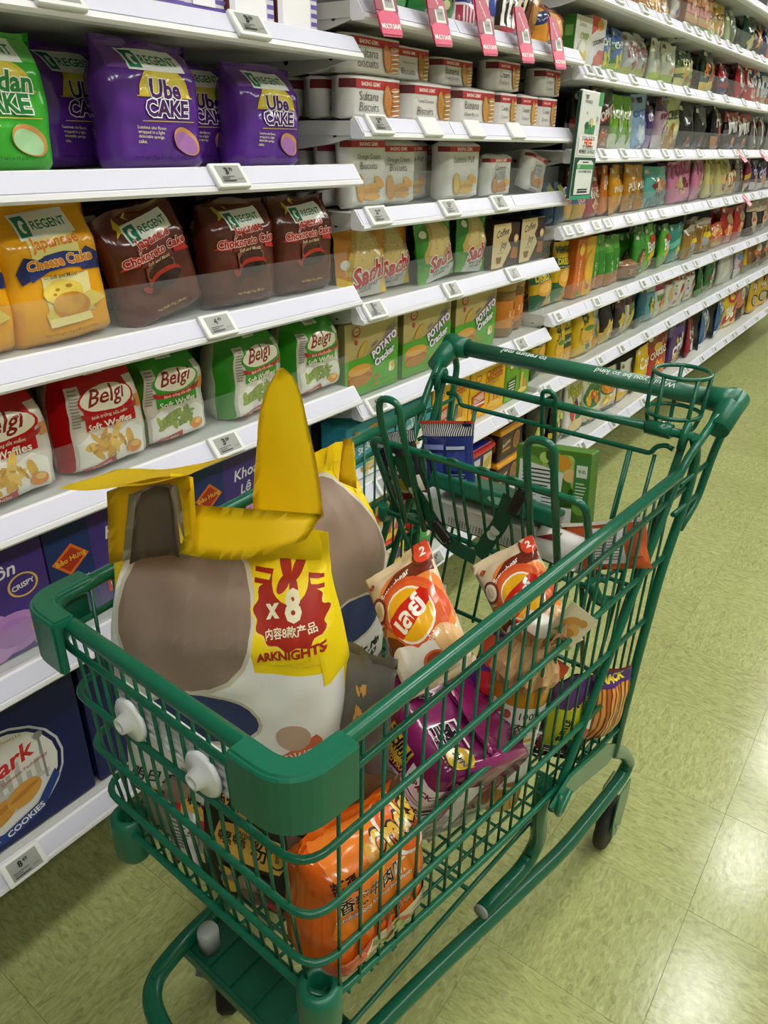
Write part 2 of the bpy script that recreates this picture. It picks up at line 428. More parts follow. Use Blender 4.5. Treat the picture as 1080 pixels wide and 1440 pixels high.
D['khoai'] = ('#4d3789', [R(.0, 0, .27, 1, '#20356f'), R(.27, 0, 1, 1, '#4a3486'),
    Pg('#e8701c', (.02, .66), (.15, .8), (.25, .65), (.12, .5)), Pg('#b5341f', (.045, .66), (.15, .765), (.225, .65), (.12, .535)), T('Bảo Hưng', .137, .655, .185, '#f0c33a', .04, 6), T('BÁNH QUY', .13, .42, .2, '#e9e6f2', .05, 3),
    T('Khoai Môn', .6, .78, .48, '#f0ecf6', .03, 4, None, .25), T('Lệ Phố', .56, .6, .3, '#f0ecf6', .03, 4, None, .25),
    E(.86, .62, .085, .11, '#e3bb5c'), E(.86, .62, .072, .095, '#4a3486'), T('CRISPY', .86, .62, .13, '#f0ecf6', .05, 8),
    E(.58, .31, .17, .19, '#b98ac4'), E(.76, .22, .17, .19, '#b07fbd'), E(.6, .16, .17, .17, '#c193ca'), E(.76, .22, .12, .13, '#a873b6'),
    Pg('#c1292b', (.33, .28), (.5, .33), (.5, .2), (.33, .16)), T('Bánh Quy', .415, .245, .13, '#f6e9d8', .03, 8),
    E(.9, .28, .03, .12, '#d99a3a', -20), E(.93, .22, .02, .1, '#c98a2c', 15)] + food(.9, .08, .09, .07, ['#b9ae9c', '#a3978a', '#c9bfae'], 6, 3, .5) + food(.45, .06, .12, .05, ['#c9972c', '#8a6a2c'], 6, 4, .4))
D['danmark'] = ('#141c55', [R(0, .88, 1, 1, '#1b246a'), E(.02, .83, .09, .075, '#ece8e6'), E(.02, .83, .05, .045, '#c43a3c'), T('OMELI FOOD J.S.C', .33, .85, .5, '#e9e9f2', .04, 0),
    E(.44, .42, .47, .365, '#c9cbd6'), E(.44, .42, .455, .35, '#141c55'), E(.44, .42, .43, .33, '#e6e3df'), T('Product Of Omeli Food J.S.C', .52, .69, .34, '#b8484a', .01, -6)]
    + [R(.12+.06*k, .36, .15+.06*k, .42+.05*((k*7) % 3), '#b9b7b4') for k in range(11)] + [R(.1, .33, .8, .36, '#c5c2be'), Pg('#aaa8a6', (.47, .40), (.505, .62), (.54, .40)), R(.77, .3, .785, .6, '#8e8c8c'), E(.778, .61, .03, .025, '#8e8c8c')]
    + [E(.34, .60, .08, .055, '#c43a3c', 0, 0, 180), R(.27, .585, .41, .598, '#c43a3c'), T('Danmark', .42, .51, .66, '#c8312f', .05, 12, '#f3efec', .3, .03), T('Danmark Technology', .66, .445, .3, '#b8484a', .01, 8),
       Pg('#1f3f86', (.05, .27), (.2, .17), (.45, .115), (.68, .17), (.83, .33), (.85, .27), (.7, .1), (.45, .05), (.18, .09), (.04, .2)), T('BUTTER', .3, .108, .24, '#eceaf0', .05, -4), T('COOKIES', .59, .115, .26, '#eceaf0', .05, 15),
       E(.26, .24, .12, .075, '#c98a3a', 10), E(.24, .245, .03, .02, '#8a5a22'), E(.3, .255, .03, .02, '#8a5a22'), E(.27, .215, .03, .015, '#8a5a22'), E(.44, .255, .125, .075, '#d0933f', 12), E(.44, .27, .11, .02, '#b97a30', 12), E(.62, .295, .115, .075, '#d69b46', 14), E(.62, .305, .1, .018, '#bb7f33', 14)])
def remap(it, cx, k, nx):
    if it[0] == 'p': return ('p', [(nx+(x-cx)*k, y) for x, y in it[1]], it[2])
    _, t_, x, y, w, *r = it
    return ('t', t_, nx+(x-cx)*k, y, w*k, *r)
_b, _i = D['danmark']; D['danmark'] = (_b, [_i[0]]+[remap(q, .44, .70, .56) for q in _i[1:]])
D['stripes'] = ('#dcd8e2', [R(.0, .07*k, 1, .07*k+.035, '#6a5aa8') for k in range(15)] + [R(.25, .1, .75, .5, '#efeef2')])
D['brownbox'] = ('#6a3226', [R(0, 0, 1, .62, '#d4d2dc'), R(.12, 0, .82, .55, '#f0eff2')] + [R(.84, .08*k, 1, .08*k+.04, '#6a5aa8') for k in range(8)] + [T('Net Weight: 35 g (1.2 oz.) x 8 pcs.', .47, .38, .6, '#4a4a52', .0), R(0, .62, 1, .72, '#3a2a2c'), E(.5, .86, .25, .15, '#8d7fc4'), E(.7, .86, .2, .13, '#75689f')])
BAK = '#b02a2c'
def biscuit(lns, cols, seed, tall=False, cook=None):
    it = []
    g = random.Random(seed)
    if tall:
        it += [R(.0, .83, 1, .92, '#7d1f22'), R(.1, .83, 1, .92, BAK), T('BAKING GEMS', .5, .875, .42, '#f3e6dc', .03)]
        for k, l in enumerate(lns): it.append(T(l, .5, .70-.11*k, .56 if len(l) > 8 else .42, '#6b6662', 0))
        it += [E(.3, .28, .1, .2, cols[0], 8), E(.3, .29, .08, .17, cols[1], 8), E(.6, .3, .22, .05, cols[1], 4), E(.58, .23, .2, .05, cols[0], 2), E(.58, .16, .2, .05, cols[1], 0), E(.75, .36, .14, .06, '#e8a32e', -30), R(.3, .03, .7, .045, '#b3ab9a')]
        it += [R(.05*k+.03, .12, .05*k+.033, .6, '#c9c7c3') for k in (4, 9, 14)] + [R(.03, .2*k, .97, .2*k+.004, '#cfccc8') for k in (1, 2, 3)]
    else:
        it += [R(0, .68, .14, .88, '#5f1a1c'), R(.1, .68, 1, .88, BAK), T('BAKING GEMS', .36, .78, .34, '#f3e6dc', .03)]
        for k, l in enumerate(lns): it.append(T(l, .34, .52-.24*k, .36, '#6b6662', 0))
        it += [R(.03, .2*k, .6, .2*k+.006, '#d2d0cc') for k in (1, 2, 3)]
        it += [E(.87, .62, .1, .16, cols[2] if len(cols) > 2 else cols[0])] + [E(.84, .14+.11*k, .1, .06, cols[k % 2], 12) for k in range(6)] + [E(.84, .12+.11*k, .085, .015, '#e9e2d2', 12) for k in range(6)] + [E(.68, .44, .075, .36, cols[0], 4), E(.682, .45, .055, .31, cols[1], 4)] + [E(.68+.02*(k % 3-1), .2+.07*k, .008, .012, cols[0]) for k in range(8)]
    return ('#d9d7d2', it)
D['sultana'] = biscuit(['Sultana', 'Biscuits'], ['#b06a2e', '#c98746', '#4a2318'], 1)
D['coconut'] = biscuit(['Toasted Coconut', 'Biscuits'], ['#a8742a', '#b9853a', '#9a6626'], 2)
D['banana'] = biscuit(['Banana', 'Cream Biscuits'], ['#b98239', '#c9954a', '#a36c2c'], 3)
D['cracker'] = biscuit(['Cream', 'Crackers'], ['#b5803a', '#cb9a52', '#8f5f26'], 4)
D['orangecream'] = biscuit(['Orange Cream', 'Biscuits'], ['#c98a2e', '#d79f47'], 5, True)
D['lemonpuff'] = biscuit(['Lemon Puff'], ['#b98a2e', '#d3ac4c'], 6, True)
D['custard'] = biscuit(['Custard', 'Cream', 'Biscuits'], ['#a8692a', '#bd7f3c'], 7, True)
def sachi(edge, low):
    it = [R(0, 0, 1, 1, edge), Pg('#c9a85c', (.5, 1), (.36, .98), (.1, .45), (.12, .34), (.5, .28), (.9, .36), (.92, .47), (.68, .98)), Pg('#d8bf80', (.5, .97), (.42, .95), (.2, .46), (.5, .36), (.82, .46), (.62, .94))]
    g = random.Random(3)
    for k in range(44): it.append(E(g.uniform(.24, .78), g.uniform(.4, .86), .014, .008, g.choice(['#eee2b8', '#b08f44', '#e6d49a']), g.uniform(0, 180), n=8))
    it += [Pg(low, (0, .0), (.0, .34), (.2, .24), (.3, .0)), Pg(low, (1, 0), (1, .34), (.84, .24), (.76, 0)), R(.22, .0, .84, .22, '#cfccc6'),
           T('Sachi', .52, .35, .66, '#c1202c', .07, 12, '#f3ece2', .2, .05), T('BÁNH TRÁNG', .52, .175, .42, '#4a4640', .04, 4), T('HẢI SẢN', .5, .115, .26, '#4a4640', .04, 4), E(.12, .8, .07, .06, '#e7e2cc') if edge.startswith('#3') else E(.1, .5, .06, .07, '#d9d6cc')]
    return (edge, it)
D['sachio'] = sachi('#c9801a', '#e8bf1c'); D['sachig'] = sachi('#3f8f2c', '#5aa53a')
D['joy'] = ('#3b2019', [Pg('#dcc494', (0, 0), (0, 1), (.62, 1), (.66, .8), (.56, .62), (.7, .42), (.55, .2), (.4, .0)), T('Coffee', .34, .8, .44, '#2c1c18', .03, 8, None, .3), T('Joy', .4, .5, .26, '#2c1c18', .03, 6, None, .3), Pg('#8a5a2e', (.18, .1), (.32, .1), (.36, .25), (.14, .25)), E(.86, .62, .09, .1, '#e6b37a'), E(.86, .62, .05, .06, '#f4dcae'),
    Pg('#a8622c', (.68, .18), (.95, .14), (.95, .4), (.74, .44)), T('thin crispy', .3, .34, .18, '#6a4a2a', 0)])
D['potato'] = ('#b9a66a', [R(0, 0, 1, .52, '#55a52e'), Pg('#55a52e', (0, .44), (1, .66), (1, .4), (0, .3)), R(0, .0, 1, .06, '#4b9a28'),
    E(.2, .88, .075, .07, '#b3343a'), E(.2, .885, .052, .048, '#c9b982'), Pg('#b3343a', (.17, .79), (.23, .76), (.21, .70), (.17, .72)), T('mini', .2, .885, .07, '#b3343a', .04),
    E(.31, .62, .13, .055, '#b8923a', 50), E(.31, .622, .11, .042, '#c9a54c', 50), E(.26, .345, .23, .085, '#c98a32'), E(.27, .31, .225, .08, '#b06a24'), E(.26, .28, .23, .085, '#c9822e'), E(.27, .245, .22, .08, '#a8601f'), E(.25, .36, .21, .075, '#d69b40'), E(.25, .20, .21, .07, '#b9742a'),
    Pg('#b9742a', (.53, .2), (.63, .23), (.62, .17), (.53, .15)), Pg('#c98a32', (.5, .11), (.62, .13), (.6, .08), (.5, .07)), T('CRISPY', .53, .66, .13, '#6a5a9c', .06, 24), T('healthy, lower', .83, .85, .2, '#7a6aa8', .03, 28), T('nutritious', .82, .79, .26, '#7a6aa8', .03, 28),
    T('POTATO', .715, .62, .5, '#f3eef4', .08, 24, '#6d4f96', 0, .09), T('Cracker', .72, .46, .4, '#f3eef4', .07, 20, '#6d4f96', 0, .08), E(.86, .27, .055, .075, '#e6d68a', 20), E(.83, .24, .03, .04, '#f1efe2'), E(.88, .3, .03, .05, '#d9a83a'), T('New Potato Crackers 330g', .6, .115, .36, '#2c6a1c', 0, 4)])
D['cheesebox'] = ('#e9b711', [E(.22, .82, .09, .07, '#c0392b'), E(.22, .825, .07, .05, '#e9b711'), T('CHEESE', .66, .84, .46, '#c05a14', .06, 4), T('CRACKERS', .66, .73, .5, '#c05a14', .06, 4), T('12 PACKS', .66, .63, .3, '#b98a1c', .03),
    Pg('#c23a20', (.06, .14), (.42, .22), (.42, .58), (.06, .5)), T('CHEESE', .24, .45, .28, '#f3e2cc', .05, 8), T('CRACKERS', .24, .37, .3, '#f3e2cc', .05, 8), R(.06, .27, .42, .31, '#efe8da'),
    R(.55, .2, .66, .6, '#d8a43e'), R(.68, .16, .79, .42, '#c98a2c'), R(.81, .14, .92, .34, '#d8a43e'), E(.68, .16, .2, .06, '#e3b75a'), R(0, 0, 1, .03, '#d09f0c')])
D['cheesegreen'] = ('#6aa82a', [E(.2, .84, .09, .07, '#c0392b'), E(.2, .845, .065, .05, '#e7e2c0'), T('CHEESE', .7, .84, .46, '#3c6b18', .05, 4), T('CRACKERS', .7, .74, .44, '#3c6b18', .05, 4), Pg('#2f4a22', (.06, .14), (.42, .22), (.42, .58), (.06, .5))] + [R(.12, .24+.07*k, .37, .27+.07*k, '#d9dfc8') for k in range(4)] + [R(.6, .18, .72, .6, '#d8b04a'), R(.74, .14, .86, .4, '#c9973a'), E(.7, .14, .2, .06, '#e3c66a')])
D['teal'] = ('#3aa3bd', [Pg('#e7ecee', (.0, .0), (1, 0), (1, .42), (.75, .3), (.4, .24), (0, .2)), Pg('#d98a2c', (.45, .88), (.7, .94), (.72, .82), (.48, .77)), T('Thai', .5, .66, .3, '#eef4f4', .06, 10), T('Sticky Rice', .5, .56, .56, '#eef4f4', .06, 10), T('CRISPY COCONUT ROLL', .3, .33, .36, '#eef4f4', .02, 8), E(.62, .36, .2, .1, '#8fb24a', 10), E(.66, .33, .14, .09, '#f0ece0', 10), E(.66, .33, .1, .06, '#dcd6c2', 10)] + food(.4, .16, .3, .1, ['#c9a54c', '#d8bb6a', '#b08a3a'], 8, 2, .3) + food(.18, .78, .14, .08, ['#c9a54c', '#a87f2c'], 5, 8, .5))
D['tubyellow'] = ('#e6cf2e', [R(0, .0, 1, .2, '#e8c51c'), R(0, .84, 1, .96, '#d8402a'), R(.1, .2, .9, .8, '#33406a'), R(.1, .62, .9, .8, '#e0b41e')] + [Pg('#c0563a' if k % 2 else '#eadfc4', (.3+.08*k, .22), (.38+.08*k, .22), (.44+.08*k, .6), (.36+.08*k, .6)) for k in range(6)] + [Pg('#c0563a' if k % 2 else '#eadfc4', (.12+.04*k, .22), (.16+.04*k, .22), (.18+.04*k, .45), (.14+.04*k, .45)) for k in range(4)] + [T('WAFERS', .46, .7, .4, '#f3efe2', .06, 6)])
D['tubgreen'] = ('#2f8a3a', [R(0, .84, 1, .96, '#d8402a'), E(.5, .5, .36, .3, '#3fa04a'), R(.3, .3, .75, .7, '#e3d9bd')] + [Pg('#b94a34' if k % 2 else '#efe6cd', (.32+.07*k, .3), (.39+.07*k, .3), (.43+.07*k, .68), (.36+.07*k, .68)) for k in range(5)] + [E(.2, .2, .06, .07, '#c0392b'), E(.84, .2, .05, .06, '#8a5a22')])
D['tubblue'] = ('#28306e', [R(0, .86, 1, .98, '#cf3a34'), R(.08, .12, .62, .8, '#3a4a9c'), R(.1, .5, .58, .74, '#d9dbe6')] + [Pg('#c98a4a' if k % 2 else '#e8dcc0', (.12+.07*k, .14), (.19+.07*k, .14), (.24+.07*k, .5), (.17+.07*k, .5)) for k in range(6)] + [R(.68, .1, .98, .8, '#dccf9c'), Pg('#c9a84a', (.7, .12), (.95, .3), (.95, .7), (.7, .5))])
D['tubbrown'] = ('#3a2018', [R(.06, .2, .5, .75, '#54301f'), T('Bourbon', .3, .55, .36, '#e6d9c4', .05, 12), R(.1, .3, .5, .36, '#d8a52e'), E(.8, .5, .17, .33, '#a86f3a'), E(.8, .52, .13, .25, '#8a5428')])
# promo print
D['gpack'] = ('#2f8f3c', [Pg('#1d6a2e', (0, 0), (.4, 0), (.6, 1), (.2, 1)), T('green', .3, .5, .3, '#e6efe2', .06, 8, None, .3)] + food(.68, .5, .26, .3, ['#d9dfb0', '#b23a3a', '#e8efdc'], 9, 3, .28) + [R(.92, 0, 1, 1, '#1a2a5c')])
D['navypack'] = ('#2a3a70', [R(0, 0, 1, .4, '#d9d4dc')] + [R(.06+.16*k, .1, .14+.16*k, .36, '#a83a52') for k in range(6)] + [R(.1, .55, .3, .95, '#e6e2ea'), R(.45, .5, .6, .95, '#e6e2ea')])
D['creampack'] = ('#c9c2b4', [R(.5, .3, 1, 1, '#3a4a94'), T('tart', .72, .66, .34, '#f0ece2', .06, 0, None, .3), E(.25, .5, .2, .3, '#ddd3b8')])
D['zebra'] = ('#8a6a5c', [Pg('#efece8' if k % 2 else '#2a2424', (.05+.12*k, .2), (.17+.12*k, .2), (.25+.12*k, .95), (.13+.12*k, .95)) for k in range(6)] + [R(.2, .02, .8, .2, '#b94a5c')])
D['brownpack'] = ('#5a3822', [Pg('#1f1512' if k % 2 else '#d9c9a8', (.1+.05*k, .2), (.15+.05*k, .2), (.15+.05*k, .9), (.1+.05*k, .9)) for k in range(4)] + [E(.65, .5, .28, .32, '#8a5a2e'), E(.62, .52, .2, .22, '#b9854a')])
D['piebox'] = ('#7d3a2c', [R(0, 0, .3, 1, '#c9882c'), Pg('#26345c', (.05, .45), (.3, .6), (.3, .85), (.05, .75)), Pg('#d09a54', (.3, .05), (.75, .02), (.92, .3), (.6, .9), (.35, .8)), Pg('#e0b06c', (.36, .1), (.7, .08), (.82, .3), (.58, .8))])
D['jar'] = ('#a8762e', [R(0, .2, 1, .78, '#d9852a'), T('Mini', .42, .5, .1, '#f3ead8', .04, 90), T('薯饼', .62, .5, .12, '#f3ead8', .04), R(.5, .2, .8, .36, '#b3343a'), T('COOKIES', .64, .28, .24, '#f3ead8', .05), R(.52, .58, .6, .76, '#8e2a2a')])
# the far bays: (base, accents, word)
def far(base, top=None, low=None, word=None, wc='#f2eee4', fcols=None, badge=None, stripe=None, wy=.66, fy=.3, fr=.3, vert=False, win=None, seed=1):
    it = []
    if top: it.append(R(0, .72, 1, 1, top))
    if low: it.append(R(0, 0, 1, .26, low))
    if stripe: it.append(Pg(stripe, (0, .35), (1, .55), (1, .75), (0, .5)))
    if win: it.append(E(.5, .36, .36, .26, win))
    if fcols: it += food(.52, fy, fr*1.1, fr*.8, fcols, 15, seed, .28) + food(.52, fy, fr, fr*.7, ['#efe6cf', fcols[0]], 6, seed+9, .09)
    it += lines(.58, .06, .9, .12, 2, '#e6e2d6' if sum(lin(base)[:3]) < 1.2 else '#5a564c', .4, seed+2) + [E(.16, .9, .09, .05, '#e3dfd2' if sum(lin(base)[:3]) < 1.2 else '#8a5a3a')]
    if badge: it += [E(.5, wy+.12, .2, .1, badge)]
    if word:
        if vert: it.append(T(word, .3, .5, .95*(.62), wc, .04, 90))
        else: it.append(T(word, .5, wy, .74, wc, .05, 6))
    return (base, it)
D['amber'] = far('#c47f2a', '#d99a3c', None, None, fcols=['#e0a94e', '#b06a20'])
D['worange'] = far('#dcd6cc', '#b9aebc', '#c9b8a8', 'SNACK', '#b3502a', ['#d98a2c', '#3a6ab0'])
D['stackbox'] = ('#8a5a3c', [R(0, .86, .5, 1, '#4a7a2c')] + [R(0, .18*k, 1, .18*k+.15, c) for k, c in enumerate(['#6a9a3a', '#b98a4a', '#c9736a', '#c98a3c', '#a85a4c'])] + food(.5, .5, .4, .5, ['#d9b08a', '#e6c9a8', '#8a3a2c'], 14, 4, .16))
D['ycorn'] = far('#d2a52a', None, '#7ab04a', 'CORN', '#3a2a1c', ['#e8d9b0', '#c0392b', '#efe6cd'], seed=5)
D['palegreen'] = far('#b3bf86', '#c9d0a0', None, 'L', '#4a5a3c', ['#c98a4a', '#e3d9b0'], fy=.16, fr=.2)
D['dkgreen'] = far('#1d4a32', None, None, None, fcols=['#d9cf9c', '#c9b04a', '#e6ddb0'], fy=.25)
D['blackp'] = far('#1f1b20', None, None, 'X', '#d98a3c', ['#c9823c', '#8a3a2c'], fy=.5)
D['navyp'] = far('#1f2a5c', None, None, None, fcols=['#d98a2c', '#c96a2c'])
D['whitegreenbox'] = ('#d6d4c8', [T('Durian', .4, .84, .4, '#9aa07a', .0), T('CRISP', .56, .62, .5, '#8fae3c', .06), E(.5, .34, .3, .24, '#b9b39a', 0, 40, 300), E(.5, .34, .25, .2, '#d6d4c8'), E(.4, .22, .12, .12, '#d9b04a'), E(.62, .25, .13, .12, '#e0bd5c'), E(.5, .4, .14, .1, '#e6e2cc'), R(0, 0, 1, .09, '#d9a52c')])
D['whiteredbox'] = ('#dad7d4', [Pg('#d0502a', (0, .62), (0, 1), (.55, 1), (.5, .8)), E(.6, .86, .2, .1, '#d99a2c'), T('COCONUT', .58, .56, .7, '#3a3034', .07, 12), Pg('#b94a3a', (.3, .1), (.95, .16), (.95, .42), (.6, .4)), E(.6, .22, .25, .1, '#c9694a')])
D['bluegreen'] = far('#2f7a4c', '#2f5fa8', '#8fae3c', 'CHIPS', '#e6eef2', ['#e0cf4a', '#d9c23a', '#3f8a3c'], stripe='#3f6fb8', seed=7)
D['greyp'] = far('#b9b7b4', None, '#b0b05a', 'rice', '#8a3a3c', ['#b0662c', '#8a4a20'], fy=.3, fr=.16, badge='#d6d4d2')
D['gwp'] = far('#c6cbb4', '#d6dac8', '#a3b84a', 'corn', '#8a8f7a', ['#c98a4c', '#d9a86a'], fy=.34, fr=.14)
D['gyp'] = far('#4a6a2c', '#1f4a2c', '#c9bf7a', 'SOUP', '#efe6a8', ['#8aa83a', '#c9a84a', '#b3502a'], stripe='#d9d04a')
D['vegcorn'] = far('#1f3a26', None, '#cfae4a', None, fcols=['#d9c05a', '#e6d27a'], fy=.14, fr=.3)
D['vegcorn'][1].extend([T('VEG', .66, .58, .5, '#e0b83a', .08, 4), T('corn', .66, .44, .6, '#c9682c', .08, 4), T('&', .2, .55, .2, '#d9772c', .08)])
D['navyred'] = far('#b3202a', None, '#1f2a6a', None, stripe='#1f2a6a', badge='#d9d6e0')
D['redp'] = far('#c01f2c', None, None, 'Go', '#f2eef2', ['#d9a88a', '#c9523a'], badge='#2a2a6a', fy=.18, fr=.25)
D['bluewhite'] = far('#3a5a9c', None, '#c9772c', 'ice', '#eef2f6', ['#e6e9f0', '#c98a3c'], badge='#d9e2ee')
D['topiko'] = far('#3a2a20', None, '#8a5a44', None, fcols=['#b9683a', '#8a4a2c'], fy=.14, fr=.25, stripe='#b3242c'); D['topiko'][1].append(T('TOPIKO', .55, .58, .8, '#efe6e2', .07, 18))
D['lime'] = far('#7cb82c', None, '#c9d0b8', 'kale', '#e6f0cc', ['#5fa024'], fy=.26, fr=.22); D['lime'][1].extend([E(.6, .5, .16, .2, '#d6dcc8'), E(.6, .5, .1, .13, '#a3b88a'), R(.59, .14, .61, .4, '#d6dcc8')])
D['bluep'] = far('#8fb0d6', None, None, 'CACAO', '#24509c', ['#d6e0e6', '#b9cce0'], fy=.22); D['bluep'][1].append(R(.36, .84, .62, .94, '#1f2430'))
D['purpk'] = far('#43206a', '#2a1840', '#8a6aa0', 'ube', '#d9c9e6')
D['ppk'] = far('#b99ab0', '#5a3a52', '#cfc0c9', 'sweet', '#7a2a52', ['#8fae4a', '#d9c0cc', '#9a2a5c'], fy=.4)
D['crisp'] = far('#c3c88e', None, '#b08a4a', 'CRISPY', '#2a2a20', ['#e6e2b0', '#c98232', '#b96a24', '#d6d7a0'], fy=.26, wy=.66)
D['blk'] = far('#1c1a1c', None, None, None, fcols=['#9a2a3c', '#2a2628'], fy=.14, fr=.2)
D['bkpk'] = far('#211d20', None, '#b9743a', 'HOT', '#efe2dc', ['#e06a5a', '#c94a4a'], fy=.36, fr=.2)
D['blackred'] = far('#2a2024', '#b01f3c', None, 'Mix', '#f2eef0', ['#d9a04a', '#b93a3c'], stripe='#6a6468', fy=.2, fr=.16)
D['greyblack'] = far('#77726f', '#a82a44', None, 'N', '#e6e2e0', ['#a82a3c'], fy=.5, fr=.12)
D['mango'] = far('#9c1f2c', None, None, None, fcols=['#d99a2c', '#e6c27a', '#b3343a'], fy=.2, fr=.22); D['mango'][1].extend([T('MANGO', .5, .46, .84, '#f0e6dc', .06), T('dried organic', .5, .57, .6, '#e6cfc4', .02), E(.5, .72, .2, .08, '#d9cfc4', 0, 0, 180)])
D['orangep'] = far('#d97a28', None, None, 'gu', '#f4e6d0')
D['pine'] = far('#e09e16', None, '#c98a1c', None, fcols=['#d9b03a', '#c9982a'], fy=.3); D['pine'][1].extend([T('PINEAPPLE', .52, .52, .84, '#f4ecd0', .06), E(.4, .76, .12, .06, '#f0e6cc', 0, 0, 180)])
D['amberp'] = far('#c98a14', None, '#a86f14', 'PULL', '#f4ecd0', ['#8a6a1c'], wy=.55)
D['tealbag'] = far('#56b0a8', None, '#8fc4b4', 'nuts', '#3a7a74', ['#c9885a', '#7a2a30', '#e0b88a', '#d9a070'], wy=.16, fy=.5, fr=.3)
D['pinkbag'] = far('#d47fa6', None, None, 'rose', '#b04a7a', ['#7a2338', '#d9a87a', '#c9c98a', '#b5657f'], wy=.8, fy=.4, fr=.28)
D['creambag'] = far('#cfc585', None, None, 'oat', '#a89a54', ['#7a2338', '#e0bb7a', '#d6b26a'], wy=.78, fy=.36, fr=.28)
D['orangered'] = far('#d2622c', None, '#c9a06a', 'fry', '#f2dcb0', ['#e09a4a', '#7a2a20', '#e6b36a'])
D['pclear'] = far('#7d7a72', '#8a8680', None, None, fcols=['#5a2a5c', '#6a3a6a', '#c9b04a'], fy=.5)
D['redblue'] = far('#8a1f3a', None, '#c9b8a8', None, stripe='#c9a03a')
D['purpnut'] = far('#3a2458', None, '#c9c6c4', 'choc', '#d9cfe0', ['#d9a06a', '#c98a4c'])
D['mangoyg'] = ('#d8b01e', [R(0, .56, 1, .74, '#1d5a38'), R(.0, .0, .52, .34, '#1d5a38'), T('DRIED', .42, .68, .6, '#e8c92c', .07), T('MANGO', .52, .87, .84, '#1d5a38', .08), E(.52, .42, .34, .16, '#e6a43c'), E(.46, .44, .22, .1, '#eeb858'), E(.78, .26, .14, .2, '#e0b43a'), E(.76, .2, .08, .06, '#2a5a32'), T('product of Philippines', .5, .59, .6, '#e8e2b8', 0)])
D['mangotall'] = ('#e6bc14', [T('망', .42, .86, .42, '#1d4a30', .1, 4), T('고', .4, .69, .4, '#1d4a30', .1, 4), E(.5, .42, .3, .22, '#e0a236'), E(.5, .44, .24, .16, '#ebb851'), E(.6, .54, .26, .05, '#5a8a3a'), E(.62, .16, .16, .1, '#d6d2b0'), E(.62, .16, .12, .075, '#2a5a3c')])
D['mangodark'] = ('#1d4a32', [R(0, .0, 1, .3, '#e0a236'), T('DRIED', .5, .74, .7, '#e8c92c', .07), T('MANGO', .5, .6, .8, '#e8c92c', .08), T('naturally', .5, .42, .6, '#efe6c0', .02), E(.6, .84, .28, .08, '#d9d6b0')])
D['xoai'] = ('#d06a24', [R(.5, 0, 1, 1, '#d9a82c'), T('XOÀI SẤY DẺO', .22, .42, .56, '#f6ead0', .05, 90), E(.24, .82, .13, .1, '#e8c34a'), E(.82, .46, .34, .34, '#c98a24', 0, 90, 270), E(.84, .46, .28, .27, '#e0b03c', 0, 90, 270), E(.75, .14, .1, .05, '#c0392b'), E(.22, .06, .12, .05, '#4a8a3a')])
D['greenfruit'] = far('#3c8f2c', '#5aa834', '#a8622c', None, fcols=['#c9732c', '#b9622a'], fy=.1, fr=.22); D['greenfruit'][1].append(T('MÍT SẤY', .4, .42, .5, '#eef2dc', .05, 90))
D['brownpk'] = far('#7d4f38', '#9a6a50', None, None, fcols=['#a3745a', '#6a3f2a'])
D['greennut'] = far('#3f9a34', None, '#5aa84a', None, win='#5a3524', fcols=['#8a5a34', '#a8734a', '#c9a07a'], fy=.36, fr=.26)
D['limegrn'] = far('#58b030', None, None, 'Banh', '#f0f2e0', ['#e0c23a', '#d9b52c', '#c9a42a'], wy=.56, fy=.26, badge='#c93a2c', fr=.34)
D['tealp'] = far('#2a8a80', None, None, None, fcols=['#d9b52c'], stripe='#6ac0a8', fr=.16)
D['goldclear'] = ('#a8863a', [R(.06, 0, .94, .86, '#8a6420')] + [Pg('#b98f2e' if k % 2 else '#7a5216', (.1+.1*k, .05), (.18+.1*k, .05), (.22+.1*k, .75), (.14+.1*k, .72)) for k in range(7)] + [R(.3, .2, .66, .44, '#8f97a3'), R(.36, .44, .74, .6, '#e0c01c'), R(0, .84, 1, 1, '#a39a8a')])
D['orangesnk'] = far('#c9502a', None, '#d9b02c', None, fcols=['#d98a5a', '#e6b37a', '#c9623a'], fy=.6, fr=.4)
D['redsnack'] = far('#b31f22', None, None, None, fcols=['#e0883a', '#d96a2c', '#efc07a', '#8a2a20'], fy=.28, fr=.32, win='#9a2a24'); D['redsnack'][1].append(E(.5, .68, .22, .14, '#a88a5c'))
D['blacktan'] = far('#2a2422', '#c9b39a', None, None, fcols=['#d98a3c', '#c9a07a'], fy=.22, fr=.22); D['blacktan'][1].extend([R(.36, .1, .8, .7, '#c9a88c'), R(.48, .4, .68, .5, '#c04a3a')])
D['greyflat'] = far('#a8a6a0', '#c9c7c2', '#d98a2c', None, fcols=['#d9a23a', '#7aa03a', '#c9502c'], fy=.28); D['greyflat'][1].append(T('VEG', .66, .74, .5, '#3a3a34', .06, 60))
D['blackfruit'] = far('#201e1c', None, '#d6b04a', None, fcols=['#e0bf5a', '#d9b24a', '#e6cf86'], fy=.24, fr=.36)
D['jackfr'] = far('#3a302c', '#5a3a44', '#4a2a4c', None, fcols=['#d9bf4a', '#c9ae3a'], fy=.36, fr=.3)
D['whiteyel'] = far('#cfc9a8', '#5a2a3a', None, 'Jack', '#5a6a3a', ['#e0cb4a', '#d6bd36', '#e8da80'], fy=.26, fr=.4)
D['tealbox'] = far('#1f5c6a', None, None, None, fcols=['#5a8a94', '#c9823a'], fy=.2, fr=.18)
D['bluewht'] = far('#5aa0b8', '#b9c2c6', None, None, fcols=['#d9cf3a', '#4a6a2c', '#e0b02c'], fy=.36, fr=.3)
D['whitered'] = far('#d6d2c6', '#b0355c', None, 'Mixed', '#5a8a3a', ['#d99a2c', '#c9622c', '#e0b83a'], fy=.3, wy=.55, fr=.26)
